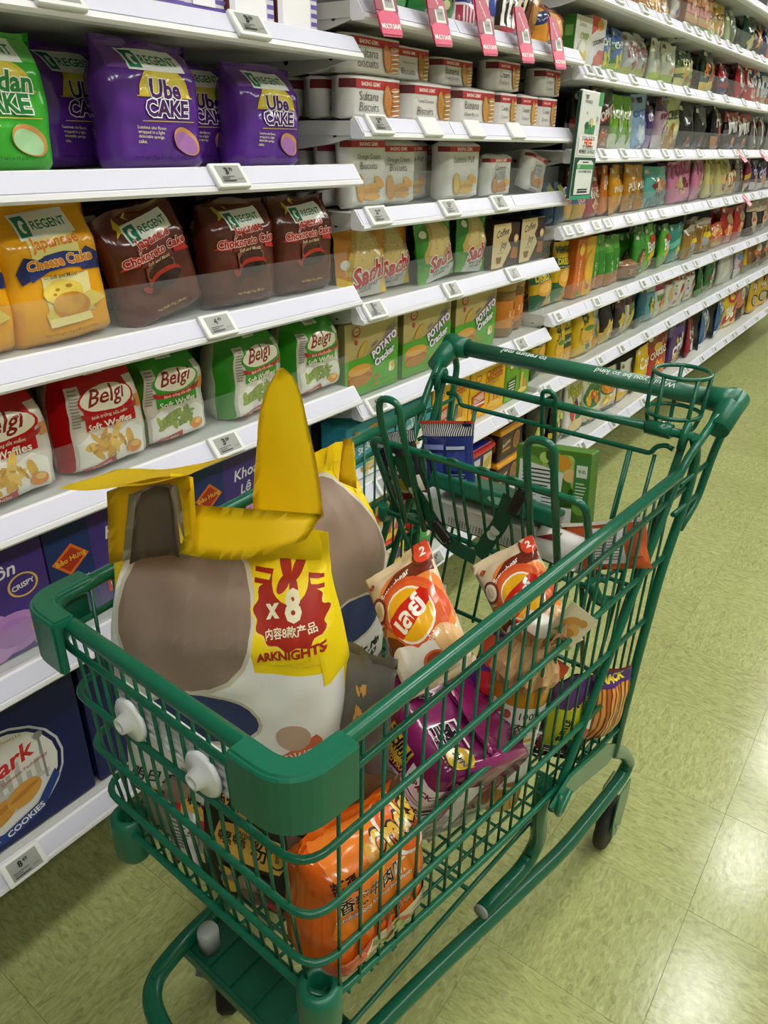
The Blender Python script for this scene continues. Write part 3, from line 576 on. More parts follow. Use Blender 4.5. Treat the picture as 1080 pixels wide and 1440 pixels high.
D['whitemar'] = far('#d2cdc4', '#7a1f2a', None, None, fcols=['#d9a83a', '#e6cf8a'], fy=.4)
D['fuji'] = ('#d8d4cc', [R(0, .7, 1, .94, '#9c2a2c'), T('FUJI', .52, .8, .5, '#efe2d8', .06), T('FREEZE DRIED', .5, .88, .6, '#efe2d8', .02), E(.62, .44, .24, .17, '#b32a2a'), E(.66, .46, .14, .1, '#c94a40'), E(.56, .3, .2, .13, '#e3d2a0', 50)] + [E(.16, .56-.1*k, .06, .035, c) for k, c in enumerate(['#7aa84a', '#b9b6b0', '#8a7ac0'])] + [E(.2, .14, .1, .05, '#c0494a')])
D['cocogreen'] = far('#2c6a34', None, None, None, fcols=['#e6e2d4', '#8a5030', '#3a7a3c', '#e9e6da'], fy=.34, fr=.34)
D['silver'] = ('#c6c4be', [Pg('#d9d8d4', (.2, .1), (.5, .3), (.45, .6), (.2, .5)), Pg('#aeaca6', (.5, .6), (.8, .5), (.7, .9), (.5, .9)), T('plain', .75, .6, .36, '#8a8884', .02, 60)])
D['pinkwht'] = far('#cbbcc0', '#a9a6a4', '#e0d6d8', None, fcols=['#b03a4a', '#c9507a', '#5a8a4a'], fy=.32); D['pinkwht'][1].append(E(.46, .62, .36, .09, '#4a86c0'))
D['yellowp'] = far('#d0aa2c', None, '#8a8a86', 'go', '#a8622c', ['#8a6a2a'])
D['brownrd'] = far('#6a5038', '#7d6a4a', None, None, fcols=['#b03a3a', '#d97a3a', '#c98a4a'], fy=.5); D['brownrd'][1].extend([E(.66, .64, .22, .12, '#e0dbd6'), T('人', .66, .64, .16, '#2a2426', .06), E(.6, .26, .2, .08, '#8a857e')])
D['blackpouch'] = far('#1b1a18', None, None, None, fcols=['#c9c04a', '#b3b04a', '#dcd27a'], fy=.42, fr=.24); D['blackpouch'][1].extend([R(0, .16, 1, .24, '#b9a23a'), T('DURIAN', .5, .2, .7, '#1b1a18', .06), E(.7, .85, .2, .08, '#b36a7a')])
D['taro'] = ('#d6d4ca', [E(.32, .9, .16, .06, '#c9a04a'), T('Mixed', .5, .76, .72, '#8a8a2c', .08, 10, '#d9d03a'), T('TARO', .58, .67, .6, '#8a8a2c', .08, 10, '#d9d03a'), Pg('#2f6a3c', (.5, .2), (.95, .3), (.8, .5), (.45, .45))] + food(.4, .42, .3, .14, ['#d9822c', '#e0b03a', '#c93a2c', '#5a2a4c'], 12, 3, .3) + [E(.5, .16, .36, .1, '#d0b98a'), R(0, 0, 1, .06, '#2f6a3c')])
D['taro2'] = ('#cfd0bc', [T('CHIPS', .6, .88, .6, '#8a9a2c', .08, 10), E(.5, .56, .44, .24, '#2f6a3c')] + food(.46, .52, .34, .18, ['#d9a22c', '#e0c03a', '#c9502c', '#d97a2c'], 12, 9, .3) + [E(.5, .18, .36, .1, '#c9b98a'), R(0, 0, 1, .08, '#2f6a4c')])
D['sweetpot'] = ('#d2ccb4', [E(.5, .62, .42, .24, '#4a7a3c'), E(.5, .6, .36, .18, '#d9872c'), E(.42, .62, .2, .1, '#e29a42'), E(.6, .56, .2, .09, '#d17a24')] + food(.5, .24, .4, .14, ['#d6b96a', '#c9a850', '#e0c98a'], 10, 4, .3) + [R(0, 0, 1, .09, '#4a3058')])
D['whitelime'] = far('#d6d6cc', None, '#d9b03a', 'lime', '#5a4a7a', ['#6aa83a', '#8fbf4a'], fy=.34, fr=.24)
D['yellowbag'] = far('#ddb614', None, '#8a7a2c', 'Corn', '#f2ecd0', ['#e6c83a', '#d9b02c', '#3f6a2c'], fy=.2)
D['redbag'] = far('#a82420', '#7d2a22', None, 'CRAKERS', '#f0e2d2', ['#d9862c', '#e0a23a', '#c9622c'], wy=.56, fy=.18, fr=.3, badge='#c9a23a')
D['purplebag'] = ('#4a2a6a', [R(0, .76, 1, 1, '#583680'), T('crisis', .55, .5, .74, '#f0eaf4', .06, 12), Pg('#d9b84a', (.3, .6), (.36, .72), (.42, .62), (.36, .54)), Pg('#d9c9a0', (.56, .66), (.6, .78), (.66, .68), (.6, .6))] + food(.45, .2, .42, .17, ['#d9a22c', '#e0b848', '#c98a24', '#6a8a2c'], 14, 6, .28))
D['redgarlic'] = ('#8a1f30', [Pg('#d9a23a', (.4, .76), (.5, .9), (.56, .76), (.48, .64)), T('Crispy', .5, .52, .7, '#f0e4dc', .06, 12), E(.36, .2, .16, .1, '#e0dcd6'), E(.6, .24, .2, .13, '#e6e2dc'), E(.5, .06, .4, .06, '#7aa04a'), R(0, .36, 1, .4, '#6a1a28')])
D['bluebag'] = ('#1f4a7a', [Pg('#2a5f94', (0, .2), (.4, 1), (0, 1)), E(.62, .56, .1, .2, '#d9a87a', -15), E(.62, .62, .07, .08, '#b9764a', -15), E(.46, .46, .07, .12, '#c9905c'), R(0, 0, 1, .16, '#cfd6da'), E(.4, .1, .14, .06, '#5ab0c9'), T('Fish', .4, .78, .44, '#d9e2ea', .06, 10)])
D['yellowred'] = ('#d9b92c', [Pg('#b3202a', (0, .3), (.9, .62), (.8, .4), (.1, .1)), Pg('#b3202a', (.5, .0), (1, .2), (.95, .45), (.5, .25)), E(.6, .78, .28, .14, '#c9302c'), E(.6, .8, .16, .08, '#e6c24a'), T('Big', .4, .4, .4, '#f4efe0', .08, 14), E(.4, .08, .2, .06, '#e6d9a0')])
D['salmon'] = ('#cf7f64', [R(0, 0, 1, .34, '#4a3a34'), E(.62, .62, .17, .15, '#efe6e0'), T('魚', .62, .62, .18, '#2a2426', .08), E(.5, .2, .22, .1, '#8a857e'), R(0, .88, 1, 1, '#b95a5a')])
D['yellowbee'] = ('#d0a42c', [Pg('#2a2420', (.5, .6), (.6, .6), (.9, .95), (.78, .95)), Pg('#2a2420', (.3, .6), (.4, .6), (.65, .95), (.55, .95)), E(.5, .32, .34, .17, '#4a3f2a'), E(.5, .32, .28, .13, '#a8a07a'), E(.5, .68, .14, .1, '#efe9d6'), T('蜜', .5, .68, .14, '#2a2420', .07)])
D['cone'] = ('#c9b03a', [R(0, .5, 1, 1, '#3a62a8'), T('fun', .5, .74, .7, '#e04a4a', .08, 20, '#f2eee4'), Pg('#d99a3a', (.1, .1), (.9, .2), (.7, .5), (.2, .45))])
D['slim'] = ('#28507a', [Pg('#9aa83a', (.1, .6), (.9, .7), (.8, .95), (.2, .9)), E(.5, .3, .3, .14, '#1f3a52')])
# in the trolley
D['lays'] = ('#e3cfae', [E(.58, .52, .47, .36, '#e8843a', 0, 0, 360), Pg('#6e2c1c', (.1, .66), (.5, .86), (.98, .9), (.98, .76), (.6, .74), (.2, .56)), T('Butterbear', .46, .775, .5, '#f6ece0', .04, 22, None, .2),
    E(.57, .5, .43, .29, '#d9552c'), E(.57, .5, .38, .255, '#e0632e'), E(.56, .5, .31, .215, '#f4ede4'), E(.56, .5, .29, .198, '#efb21e'), Pg('#cf2418', (.26, .42), (.34, .36), (.6, .42), (.84, .54), (.86, .62), (.78, .66), (.5, .6), (.26, .52)), T('เลย์', .55, .51, .46, '#fbf6f0', .06, 24),
    E(.13, .66, .15, .1, '#7a3420'), E(.13, .66, .11, .075, '#efe4d2'), E(.13, .66, .07, .05, '#d9c7a8'), E(.9, .93, .15, .12, '#6e2c1c'), E(.9, .93, .12, .095, '#dd4a2c'), T('2', .9, .93, .08, '#fbf6f0', .06),
    Pg('#b02a2c', (.06, .87), (.12, .9), (.12, .84)), Pg('#b02a2c', (.19, .87), (.13, .9), (.13, .84)), E(.14, .43, .16, .09, '#b5661f', -30), E(.15, .44, .12, .06, '#c98232', -30), E(.2, .33, .22, .08, '#6a2b1a', -30),
    E(.28, .19, .26, .13, '#ece7e2'), E(.22, .25, .14, .08, '#f2eeea'), E(.6, .16, .24, .11, '#ece7e2'), E(.62, .13, .15, .075, '#dc6a34'), E(.62, .135, .11, .055, '#a8482a'), E(.86, .22, .14, .13, '#e0b27a'), T('หม้อไฟ', .74, .29, .2, '#fbf0e2', .03, 24)])
D['orangebag'] = ('#e4620f', [Pg('#ef7f22', (.05, .35), (.95, .35), (.9, .95), (.1, .95)), E(.78, .8, .2, .17, '#f0e2dc'), E(.78, .8, .17, .145, '#e4620f'), T('Cracks', .72, .8, .5, '#f5c13a', .07, 10, '#2a1a14', 0, .06), E(.44, .74, .06, .08, '#e9a82a'),
    T('新疆', .16, .72, .18, '#2a1512', .06, 0), T('香辣牛肉味', .38, .6, .62, '#1f1210', .07, 2, '#f2dccb', 0, .04), T('Artificial Spicy Roasted Beef Flavor', .4, .5, .68, '#f4e3d2', .03, 2, '#7a1f1a', 0, .05),
    T('新疆炒米粉', .6, .33, .56, '#1f1210', .07, 0, '#f2c39a', 0, .05), T('XINJIANG NANG', .6, .25, .4, '#3a1a12', .04), T('Spicy', .86, .42, .12, '#f6e6d6', .03), T('NOODLE', .86, .375, .16, '#f6e6d6', .03),
    Pg('#b9a98a', (0, 0), (1, 0), (1, .24), (.7, .2), (.3, .16), (0, .1))] + food(.5, .09, .46, .1, ['#8a9a54', '#b94a3a', '#d9cbb0', '#6a7a3a', '#c9b79a'], 22, 8, .2) + [E(.16, .1, .14, .07, '#c9654a'), E(.16, .11, .1, .04, '#a8442c')])
D['riceblack'] = ('#201f1c', [Pg('#6f5a4f', (.66, 0), (1, 0), (1, 1), (.6, 1), (.7, .5)), Pg('#836b5f', (.74, 0), (.86, 0), (.9, 1), (.8, 1)), Pg('#d2a24a', (.1, .56), (.13, .86), (.3, .9), (.6, .86), (.66, .7), (.6, .52), (.36, .5)), T('螺蛳', .24, .72, .2, '#1c1712', .08, 0), T('粉', .45, .7, .14, '#1c1712', .08), T('Wild Flavor', .4, .83, .26, '#2a2018', .02),
    E(.58, .69, .06, .12, '#1c1712'), E(.58, .69, .045, .1, '#c9a23c'), T('原味', .58, .69, .06, '#1c1712', .05, 90), T('(6 oz)', .82, .6, .08, '#e6ded6', .02, 80)] + food(.42, .26, .24, .16, ['#6a5a4c', '#3a322c', '#8a7a66', '#4a4038'], 14, 2, .34) + [Pg('#b83a3a', (.5, .16), (.66, .12), (.6, .2)), E(.22, .36, .05, .05, '#c9a23c'), E(.26, .2, .06, .06, '#c9a23c')])
D['ricebrown'] = ('#4c3730', [Pg('#5c443a', (.62, 0), (.72, 0), (.8, 1), (.7, 1)), Pg('#5c443a', (.82, 0), (.88, 0), (.95, 1), (.88, 1)), R(0, 0, .24, 1, '#b3262a'), Pg('#d2a24a', (.06, .3), (.1, .86), (.5, .86), (.64, .7), (.6, .3), (.4, .22)), T('螺蛳粉', .28, .56, .34, '#1c1712', .08), T('Flavored Rice Noodle', .3, .78, .36, '#2a2018', .02), E(.56, .52, .09, .26, '#1c1712'), E(.56, .52, .075, .23, '#c9a23c'), T('Wild Flavor', .56, .52, .14, '#1c1712', .03, 90), Pg('#b83a4a', (.66, .2), (.76, .1), (.74, .3)), T('(6 oz)', .84, .36, .1, '#e6ded6', .02, 80), R(0, .92, 1, .98, '#b9a29a')])
D['turtle'] = ('#5a2a7a', [R(0, .3, 1, .72, '#d9e02c'), Pg('#d9e02c', (.0, .2), (.5, .3), (.0, .5)), T('TURTLE', .26, .46, .6, '#1f1a14', .09, 78), T('CHIPS', .52, .74, .46, '#e6d12c', .08, 20), E(.62, .5, .12, .14, '#c8d030'), R(.72, .1, .95, .7, '#b93a2c'), E(.86, .5, .12, .1, '#e6e2e0'), R(.6, .04, .9, .16, '#d9442c'), T('NEW', .75, .1, .2, '#f2e2d2', .05)])
D['fries'] = ('#a8502a', [Pg('#e0984a' if k % 3 else '#b3622a', (.02+.09*k, .0), (.08+.09*k, .0), (.16+.09*k, .9), (.1+.09*k, .9)) for k in range(10)] + [R(0, .86, 1, 1, '#4a2a6a'), T('SNACK', .5, .93, .6, '#e6d12c', .08)])
D['purplered'] = ('#4f2a7c', [R(0, .66, 1, 1, '#b3422a')] + food(.4, .82, .4, .14, ['#d98a3c', '#c9622c', '#8a4a2a'], 9, 3, .3) + [E(.3, .52, .2, .13, '#c0282c'), E(.55, .5, .1, .08, '#e6d12c'), E(.7, .3, .22, .12, '#c04a2c'), T('new', .7, .3, .24, '#e6d12c', .05, -20)])

# ---------------------------------------------------------------- the setting
FL = floor_mat()
fl = obj('floor', box_me('floor', (-2.6, -3.2, -.12), (3.2, 13.2, -.004), M('#4c4f33', 'matte'))); tag(fl, kind='structure')
tm = []
def tile_mesh(rot):
    bm = bmesh.new(); s = .3048/2-.00022
    add_box(bm, -s, -s, -.004, s, s, 0, .0003)
    return fin(bm, 'floor_tile', FL)
TM = tile_mesh(0)
TX, TY, TS = -.05702, .87368, .3048
for i in range(-5, 4):
    for j in range(-3, 25):
        o = obj('floor_tile', TM, fl, (TX+(i+.5)*TS, TY+(j+.5)*TS, 0), (0, 0, PI/2*((i+j) % 2)+PI*((i*7+j*3) % 2)))
# the rest of the floor, out of reach of the eye, in the same vinyl
me = box_me('floor_tile', (-.5, -.5, -.004), (.5, .5, 0), FL)
for n_, (x0, y0, x1, y1) in enumerate(((TX+4*TS, -3.2, 3.2, 13.2), (TX-5*TS, -3.2, TX+4*TS, TY-3*TS), (TX-5*TS, TY+25*TS, TX+4*TS, 13.2))):
    bm = bmesh.new(); add_box(bm, x0, y0, -.004, x1, y1, 0)
    o = obj('floor_field', fin(bm, 'floor_field', FL), fl); o['kind'] = 'structure'
tag(obj('ceiling', box_me('ceiling', (-2.6, -3.2, 3.25), (3.2, 13.2, 3.35), M('#d9dad6', 'matte'))), kind='structure')
tag(obj('wall_right', box_me('wall_right', (3.2, -3.2, -.12), (3.3, 13.2, 3.35), M('#b9b7a8', 'matte'))), kind='structure')
tag(obj('wall_left', box_me('wall_left', (-2.7, -3.2, -.12), (-2.6, 13.2, 3.35), M('#8d8c86', 'matte'))), kind='structure')
tag(obj('wall_back', box_me('wall_back', (-2.6, 13.2, -.12), (3.2, 13.3, 3.35), M('#b5b4aa', 'matte'))), kind='structure')
tag(obj('wall_front', box_me('wall_front', (-2.6, -3.3, -.12), (3.2, -3.2, 3.35), M('#9b9a92', 'matte'))), kind='structure')
LM = emit_mat('lamp_panel', (1, .99, .95, 1), LAMP)
lb = box_me('housing', (-.16, -.31, .03), (.16, .31, .25), M('#e2e2de', 'plastic'), .006)
lp = box_me('diffuser', (-.14, -.29, 0), (.14, .29, .03), LM)
for k, (x, y) in enumerate(LAMPS):
    t = empty('ceiling_light', (x, y, CEIL)); tag(t, 'flat white ceiling panel light, %s of the %s row' % (['first', 'second', 'third', 'fourth', 'fifth', 'sixth', 'seventh', 'eighth', 'ninth', 'tenth'][k % 10], 'middle' if k < 10 else 'right'), 'lamp', 'ceiling panels over the aisle')
    obj('housing', lb, t); obj('diffuser', lp, t)

# ---------------------------------------------------------------- gondola shelving
WHITE = '#dfdfe0'
def lip_me(L):
    bm = bmesh.new()
    add_prism(bm, [(0, 0), (.003, .0035), (.007, .002), (.0265, -.0245), (.030, -.0245), (.0315, -.031), (.028, -.0355), (0, -.0355), (-.004, -.03), (-.004, -.002)], 'y', 0, L)
    return fin(bm, 'price_rail', M('#e9e9ee', 'rail'))
def strip_me(L, n):
    bm = bmesh.new()
    for k in range(n):
        a, b = L*k/n+.004, L*(k+1)/n-.004
        add_prism(bm, [(.0085, .0012), (.0262, -.0228), (.0268, -.0222), (.0091, .0018)], 'y', a, b)
    return fin(bm, 'label_strip', M('#d3d3e4', 'card'))
def deck_me(L): return box_me('shelf_deck', (-.44, .001, -.03), (-.003, L-.001, -.004), M('#c9cac6', 'satin'))
def bracket_me():
    bm = bmesh.new()
    add_prism(bm, [(-.44, -.004), (-.004, -.004), (-.004, -.034), (-.06, -.046), (-.3, -.075), (-.44, -.085)], 'y', 0, .004)
    m2 = bmesh.new()
    return fin(bm, 'shelf_bracket', M('#bfc0bd', 'satin'))
def hole_me():
    bm = bmesh.new()
    for x, z in ((-.045, -.028), (-.16, -.032)):
        r = bmesh.ops.create_circle(bm, cap_ends=True, radius=.006, segments=10)
        for v in r['verts']: v.co = Vector((x+v.co.x, -.0004, z+v.co.y))
    return fin(bm, 'bracket_hole', M('#1a1a18', 'matte'))
BRK, HOL = bracket_me(), hole_me()
def fence_me(L, h=.07):
    bm = bmesh.new(); add_box(bm, -.012, .004, 0, -.010, L-.004, h)
    return fin(bm, 'clear_riser', ACRYL)
BAYS = [(-.747, 1.0), (.253, 1.0), (1.253, 1.005), (2.258, .99), (3.248, 1.0), (4.248, 1.0), (5.248, 1.0), (6.248, 1.0)]
Z1 = [1.579, 1.367, 1.135, .917, .660, .315]; Z2 = [1.643, 1.450, 1.283, 1.092, .874, .657, .315]; Z3 = [1.987, 1.80, 1.61, 1.396, 1.181, .915, .674, .335]
FEN = {1: {1.135, .917, .660}, 2: {1.283, 1.092, .874}, 3: {1.80, 1.61, 1.396, 1.181, .915, .674}}
ORD = ['top', 'second', 'third', 'fourth', 'fifth', 'sixth', 'seventh', 'bottom']
BN = ['bay behind the camera', 'nearest bay', 'middle bay', 'third bay', 'fourth bay', 'fifth bay', 'sixth bay', 'seventh bay']
_c = {}
def cached(k, f):
    if k not in _c: _c[k] = f()
    return _c[k]
def pegboard(L):
    bm = bmesh.new(); add_box(bm, -.45, .001, 0, -.442, L-.001, 2.3)
    return fin(bm, 'back_panel', M('#3b3c3b', 'matte'))
def holes(L, zs):
    bm = bmesh.new()
    for z in zs:
        for j in range(int(L/.027)):
            r = bmesh.ops.create_circle(bm, cap_ends=True, radius=.0042, segments=6)
            for v in r['verts']: v.co = Vector((-.4412, .02+j*.027+v.co.x, z+v.co.y))
    return fin(bm, 'peg_hole', M('#0e0e0e', 'matte'))
for bi, (y0, L) in enumerate(BAYS):
    kind = 1 if bi < 2 else (2 if bi == 2 else 3)
    zs = {1: Z1, 2: Z2, 3: Z3}[kind]
    g = empty('shelving_bay', (-1.0, y0, 0)); tag(g, 'grey back panel and dark feet of the shelving in the '+BN[bi], 'shelving')
    o = obj('back_panel', cached(('pb', L), lambda: pegboard(L)), g, (0, 0, .12))
    if bi in (1, 2):
        o = obj('peg_holes', holes(L, [1.24+.027*k for k in range(4)]+[1.50+.027*k for k in range(2)]), g); o['kind'] = 'stuff'
    obj('upright', box_me('upright', (-.47, -.025, .05), (-.44, .025, 2.3), M('#a9aaa6', 'satin')), g)
    for yy in (0.03, L-.03): obj('foot', cached('foot', lambda: box_me('foot', (-.46, -.015, 0), (-.24, .015, .2), M('#191918', 'matte'))), g, (0, yy, 0))
    for si, z in enumerate(zs):
        nm = ORD[si] if si < len(zs)-1 else 'bottom'
        s = empty('gondola_shelf', (-1.0, y0, z)); tag(s, 'white %s shelf with sloping price rail in the %s' % (nm, BN[bi]), 'shelf')
        obj('shelf_deck', cached(('dk', L), lambda: deck_me(L)), s)
        obj('price_rail', cached(('lp', L), lambda: lip_me(L-.003)), s)
        ns = 1 if kind == 1 else (3 if kind == 2 else 7)
        obj('label_strip', cached(('st', L, ns), lambda: strip_me(L-.003, ns)), s)
        if bi < 4:
            for yy in (.002, L-.007):
                b = obj('shelf_bracket', BRK, s, (0, yy, 0)); obj('bracket_hole', HOL, b)
        if z in FEN[kind] and bi > 0: obj('clear_riser', cached(('fn', L), lambda: fence_me(L)), s)

# ---------------------------------------------------------------- goods on the shelves
_p = {}
def pack(name, label, cat, style, des, w, h, t, y, z, x=-1.03, yaw_=0, lean=0, rl=0, group=None, seed=None, kind='film', parent=None, fine=False, frame=None, top=1.0, wr=None):
    """one bag, pouch or box with its printed face; stands at y along the shelf, front at x"""
    base, items = D[des]
    w_, h_, t_ = round(w, 2 if not fine else 3), round(h, 2 if not fine else 3), round(t, 2 if not fine else 3)
    w_, h_, t_ = max(w_, .03), max(h_, .03), max(t_, .02)
    if seed is None: seed = (hash_(des) % 17) if not fine else 3
    k = (style, des, w_, h_, t_, seed, kind)
    if k not in _p:
        if style == 'box':
            k2 = 'card'
            b = box_body(name, w_, h_, t_, M(base, k2), .0025)
            p = [('printed_front', drape('printed_front', items, w_, h_, box_front(w_, h_), k2))]
            if des in SIDES: p.append(('printed_side', drape('printed_side', D[SIDES[des]][1], t_, h_, box_left(w_, h_, t_), k2)))
        elif style == 'tub':
            bm = bmesh.new(); add_box(bm, -w_/2+.006, .006, 0, w_/2-.006, t_-.006, h_*.86, .012, 0, 3)
            b = fin(bm, name, M(base, 'plastic'), False)
            bm = bmesh.new(); add_box(bm, -w_/2, 0, h_*.86, w_/2, t_, h_, .006, 0, 2); add_box(bm, -w_/2+.012, .012, h_*.985, w_/2-.012, t_-.012, h_+.003, .002, 1)
            lid = fin(bm, 'lid', [M(LIDS[des][0], 'plastic'), M(LIDS[des][1], 'plastic')])
            fr = lambda u, v, o: Vector(((u-.5)*(w_-.026), .006-o, v*h_*.84+.01))
            sd = lambda u, v, o: Vector((-w_/2+.006-o, .013+(t_-.026)*(1-u), v*h_*.84+.01))
            p = [('lid', lid), ('printed_front', drape('printed_front', items, w_, h_*.84, fr, 'plastic')), ('printed_side', drape('printed_side', items, t_, h_*.84, sd, 'plastic'))]
        elif style == 'jar':
            bm = bmesh.new(); r = w_/2
            add_lathe(bm, [(0, 0), (r*.9, 0), (r, .006), (r, h_*.8), (r*.95, h_*.84), (0, h_*.84)], 28, 0, r)
            b = fin(bm, name, [M('#8f6a34', 'plastic')])
            bm = bmesh.new(); add_lathe(bm, [(r*.97, h_*.83), (r*1.01, h_*.84), (r*1.01, h_*.97), (r*.97, h_), (0, h_)], 28, 0, r)
            lid = fin(bm, 'lid', M('#b08a34', 'plastic'))
            cyl = lambda u, v, o: Vector((math.sin((u-.5)*PI)*(r+o), r-math.cos((u-.5)*PI)*(r+o), v*h_*.84))
            p = [('lid', lid), ('jar_label', drape('jar_label', items, r*PI, h_*.84, cyl, 'card', 24, 1))]
        else:
            nx, nz = ((8, 10) if style != 'brick' else (14, 16)) if not fine else (14, 18)
            wr_ = wr if wr is not None else (min(.007, .04*w_) if style != 'brick' else .0022)
            pc = Pouch(w_, h_, t_, style, seed, wr_, nx, nz, .09 if style == 'pillow' else .07, top=top)
            b = pc.mesh(name, M(base, kind))
            p = [('printed_front', drape('printed_front', items, w_, h_, pc.P, kind, nx, nz, .0009, .00015))]
        _p[k] = (b, p)
    b, p = _p[k]
    o = obj(name, b, None)
    off = 0 if style in ('box', 'tub', 'jar') else t_/2
    if frame is None:
        o.rotation_euler = (rad(lean), rad(rl), rad(90+yaw_)); o.location = (x-off, y, z)
    tag(o, label, cat, group)
    for n_, m_ in p: obj(n_, m_, o)
    return o
def hash_(s):
    v = 7
    for ch in s: v = (v*31+ord(ch)) % 100003
    return v
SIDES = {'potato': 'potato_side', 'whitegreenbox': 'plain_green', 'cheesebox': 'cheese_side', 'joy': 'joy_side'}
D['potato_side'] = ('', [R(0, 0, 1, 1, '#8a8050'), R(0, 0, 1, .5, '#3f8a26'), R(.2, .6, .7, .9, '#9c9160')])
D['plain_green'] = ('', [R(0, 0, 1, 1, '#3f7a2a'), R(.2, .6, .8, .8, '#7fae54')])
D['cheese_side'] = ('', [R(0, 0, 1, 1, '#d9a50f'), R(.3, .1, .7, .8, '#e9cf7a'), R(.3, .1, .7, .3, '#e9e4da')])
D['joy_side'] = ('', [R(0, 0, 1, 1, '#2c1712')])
LIDS = {'tubyellow': ('#d9402c', '#e3d36a'), 'tubgreen': ('#d9402c', '#3f9a44'), 'tubblue': ('#cf2f2c', '#2436c0'), 'tubbrown': ('#e09a1c', '#3f2116')}

# nearest bay
pack('boxed_snack', 'white and lilac striped box at the left of the nearest top shelf', 'box', 'box', 'stripes', .08, .14, .1, .848, 1.579)
pack('boxed_snack', 'lilac striped box beside the price tag on the nearest top shelf', 'box', 'box', 'stripes', .09, .15, .1, .935, 1.579, -1.04)
pack('boxed_snack', 'brown box with white label, left of its twin on the nearest top shelf', 'box', 'box', 'brownbox', .095, .16, .1, 1.030, 1.579)
pack('boxed_snack', 'brown box with white label at the right end of the nearest top shelf', 'box', 'box', 'brownbox', .10, .16, .1, 1.140, 1.579)
pack('cake_bag', 'bright green pandan cake bag at the left of the second shelf', 'cake bag', 'block', 'pandan', .176, .165, .08, .562, 1.367, fine=True, seed=4)
pack('cake_bag', 'purple ube cake bag half hidden behind the front one', 'cake bag', 'block', 'ube', .16, .166, .08, .75, 1.367, -1.13, fine=True, seed=5, yaw_=8)
pack('cake_bag', 'large front purple ube cake bag in the middle of the second shelf', 'cake bag', 'block', 'ube', .176, .17, .08, .818, 1.367, -1.02, fine=True, seed=6)
pack('cake_bag', 'purple ube cake bag set back between two front ones', 'cake bag', 'block', 'ube', .16, .158, .07, .985, 1.367, -1.11, fine=True, seed=7)
pack('cake_bag', 'purple ube cake bag at the right end of the second shelf', 'cake bag', 'block', 'ube', .16, .158, .08, 1.075, 1.367, -1.035, fine=True, seed=8)
for k, (yy, de) in enumerate(((.6, 'pandan'), (.70, 'ube'), (.9, 'ube'), (1.12, 'ube'))):
    pack('cake_bag', ['green pandan cake bag', 'left purple cake bag', 'middle purple cake bag', 'right purple cake bag'][k]+' in the dark row at the back', 'cake bag', 'block', de, .16, .15, .07, yy, 1.367, -1.25, group='cake bags at the back of the second shelf', seed=4)
pack('cake_bag', 'yellow cheese cake bag cut by the left edge, third shelf', 'cake bag', 'block', 'cheese', .16, .175, .07, .462, 1.135, fine=True, seed=9)
pack('cake_bag', 'yellow cheese cake bag with navy ribbon standing whole on the third shelf', 'cake bag', 'block', 'cheese', .164, .192, .075, .616, 1.135, fine=True, seed=10, rl=-3)
pack('cake_bag', 'brown chocolate cake bag slumped to one side next to the yellow bag', 'cake bag', 'block', 'choko', .165, .178, .06, .81, 1.139, -1.035, rl=-13, fine=True, seed=11)
pack('cake_bag', 'upright brown chocolate cake bag in the middle of its row', 'cake bag', 'block', 'choko', .172, .18, .07, .985, 1.135, fine=True, seed=12)
pack('cake_bag', 'brown chocolate cake bag at the right end of the third shelf', 'cake bag', 'block', 'choko', .165, .18, .07, 1.155, 1.135, fine=True, seed=13)
for yy, wh in ((.74, 'left'), (.90, 'middle'), (1.07, 'right')): pack('cake_bag', wh+' brown cake bag in the dark row behind the chocolate bags', 'cake bag', 'block', 'choko', .16, .165, .07, yy, 1.135, -1.16, group='brown cake bags at the back', seed=12)
pack('cake_bag', 'yellow cake bag in the dark row behind the cheese cakes', 'cake bag', 'block', 'cheese', .16, .16, .07, .50, 1.135, -1.17, seed=9)
def waffle(des, lab, w, h, y, x=-1.03, seed=3, yaw_=0, z=.917):
    o = pack('waffle_bag', lab, 'waffle bag', 'block', des, w, h, .10, y, z, x, yaw_, fine=True, seed=seed, top=.82)
    return o
waffle('belred', 'red waffle bag cut by the left edge of the fourth shelf', .172, .178, .475, seed=14)
waffle('belred', 'red waffle bag standing whole beside the green ones', .156, .18, .654, seed=15)
waffle('belgreen', 'green waffle bag nearest the red ones', .15, .172, .80, -1.04, seed=16)
waffle('belgreen', 'green waffle bag turned to show its side, in the middle of the green row', .165, .176, .995, seed=17, yaw_=6)
waffle('belgreen', 'green waffle bag at the right end of the fourth shelf', .160, .168, 1.18, seed=18)
for de, yy, lb_ in (('belred', .56, 'red waffle bag in the dark row behind the two red ones'), ('belgreen', .9, 'green waffle bag in the dark row, left of its twin'), ('belgreen', 1.08, 'green waffle bag in the dark row, right of its twin')): waffle(de, lb_, .15, .165, yy, -1.19, 15)
pack('cookie_box', 'purple cookie box cut by the left edge of the fifth shelf', 'cookie box', 'box', 'khoai', .296, .19, .12, .352, .660, -1.035, fine=True)
pack('cookie_box', 'purple taro cookie box behind the front rim of the trolley', 'cookie box', 'box', 'khoai', .296, .19, .12, .652, .660, -1.035, fine=True)
pack('cookie_box', 'purple taro cookie box at the right, behind the yellow bags', 'cookie box', 'box', 'khoai', .296, .19, .12, .952, .660, -1.035, fine=True)
pack('cookie_box', 'navy butter cookie box with oval town picture on the bottom shelf', 'cookie box', 'box', 'danmark', .40, .31, .18, .297, .315, -1.02, fine=True)
pack('cookie_box', 'navy butter cookie box mostly hidden behind the trolley', 'cookie box', 'box', 'danmark', .40, .31, .18, .707, .315, -1.02, fine=True)
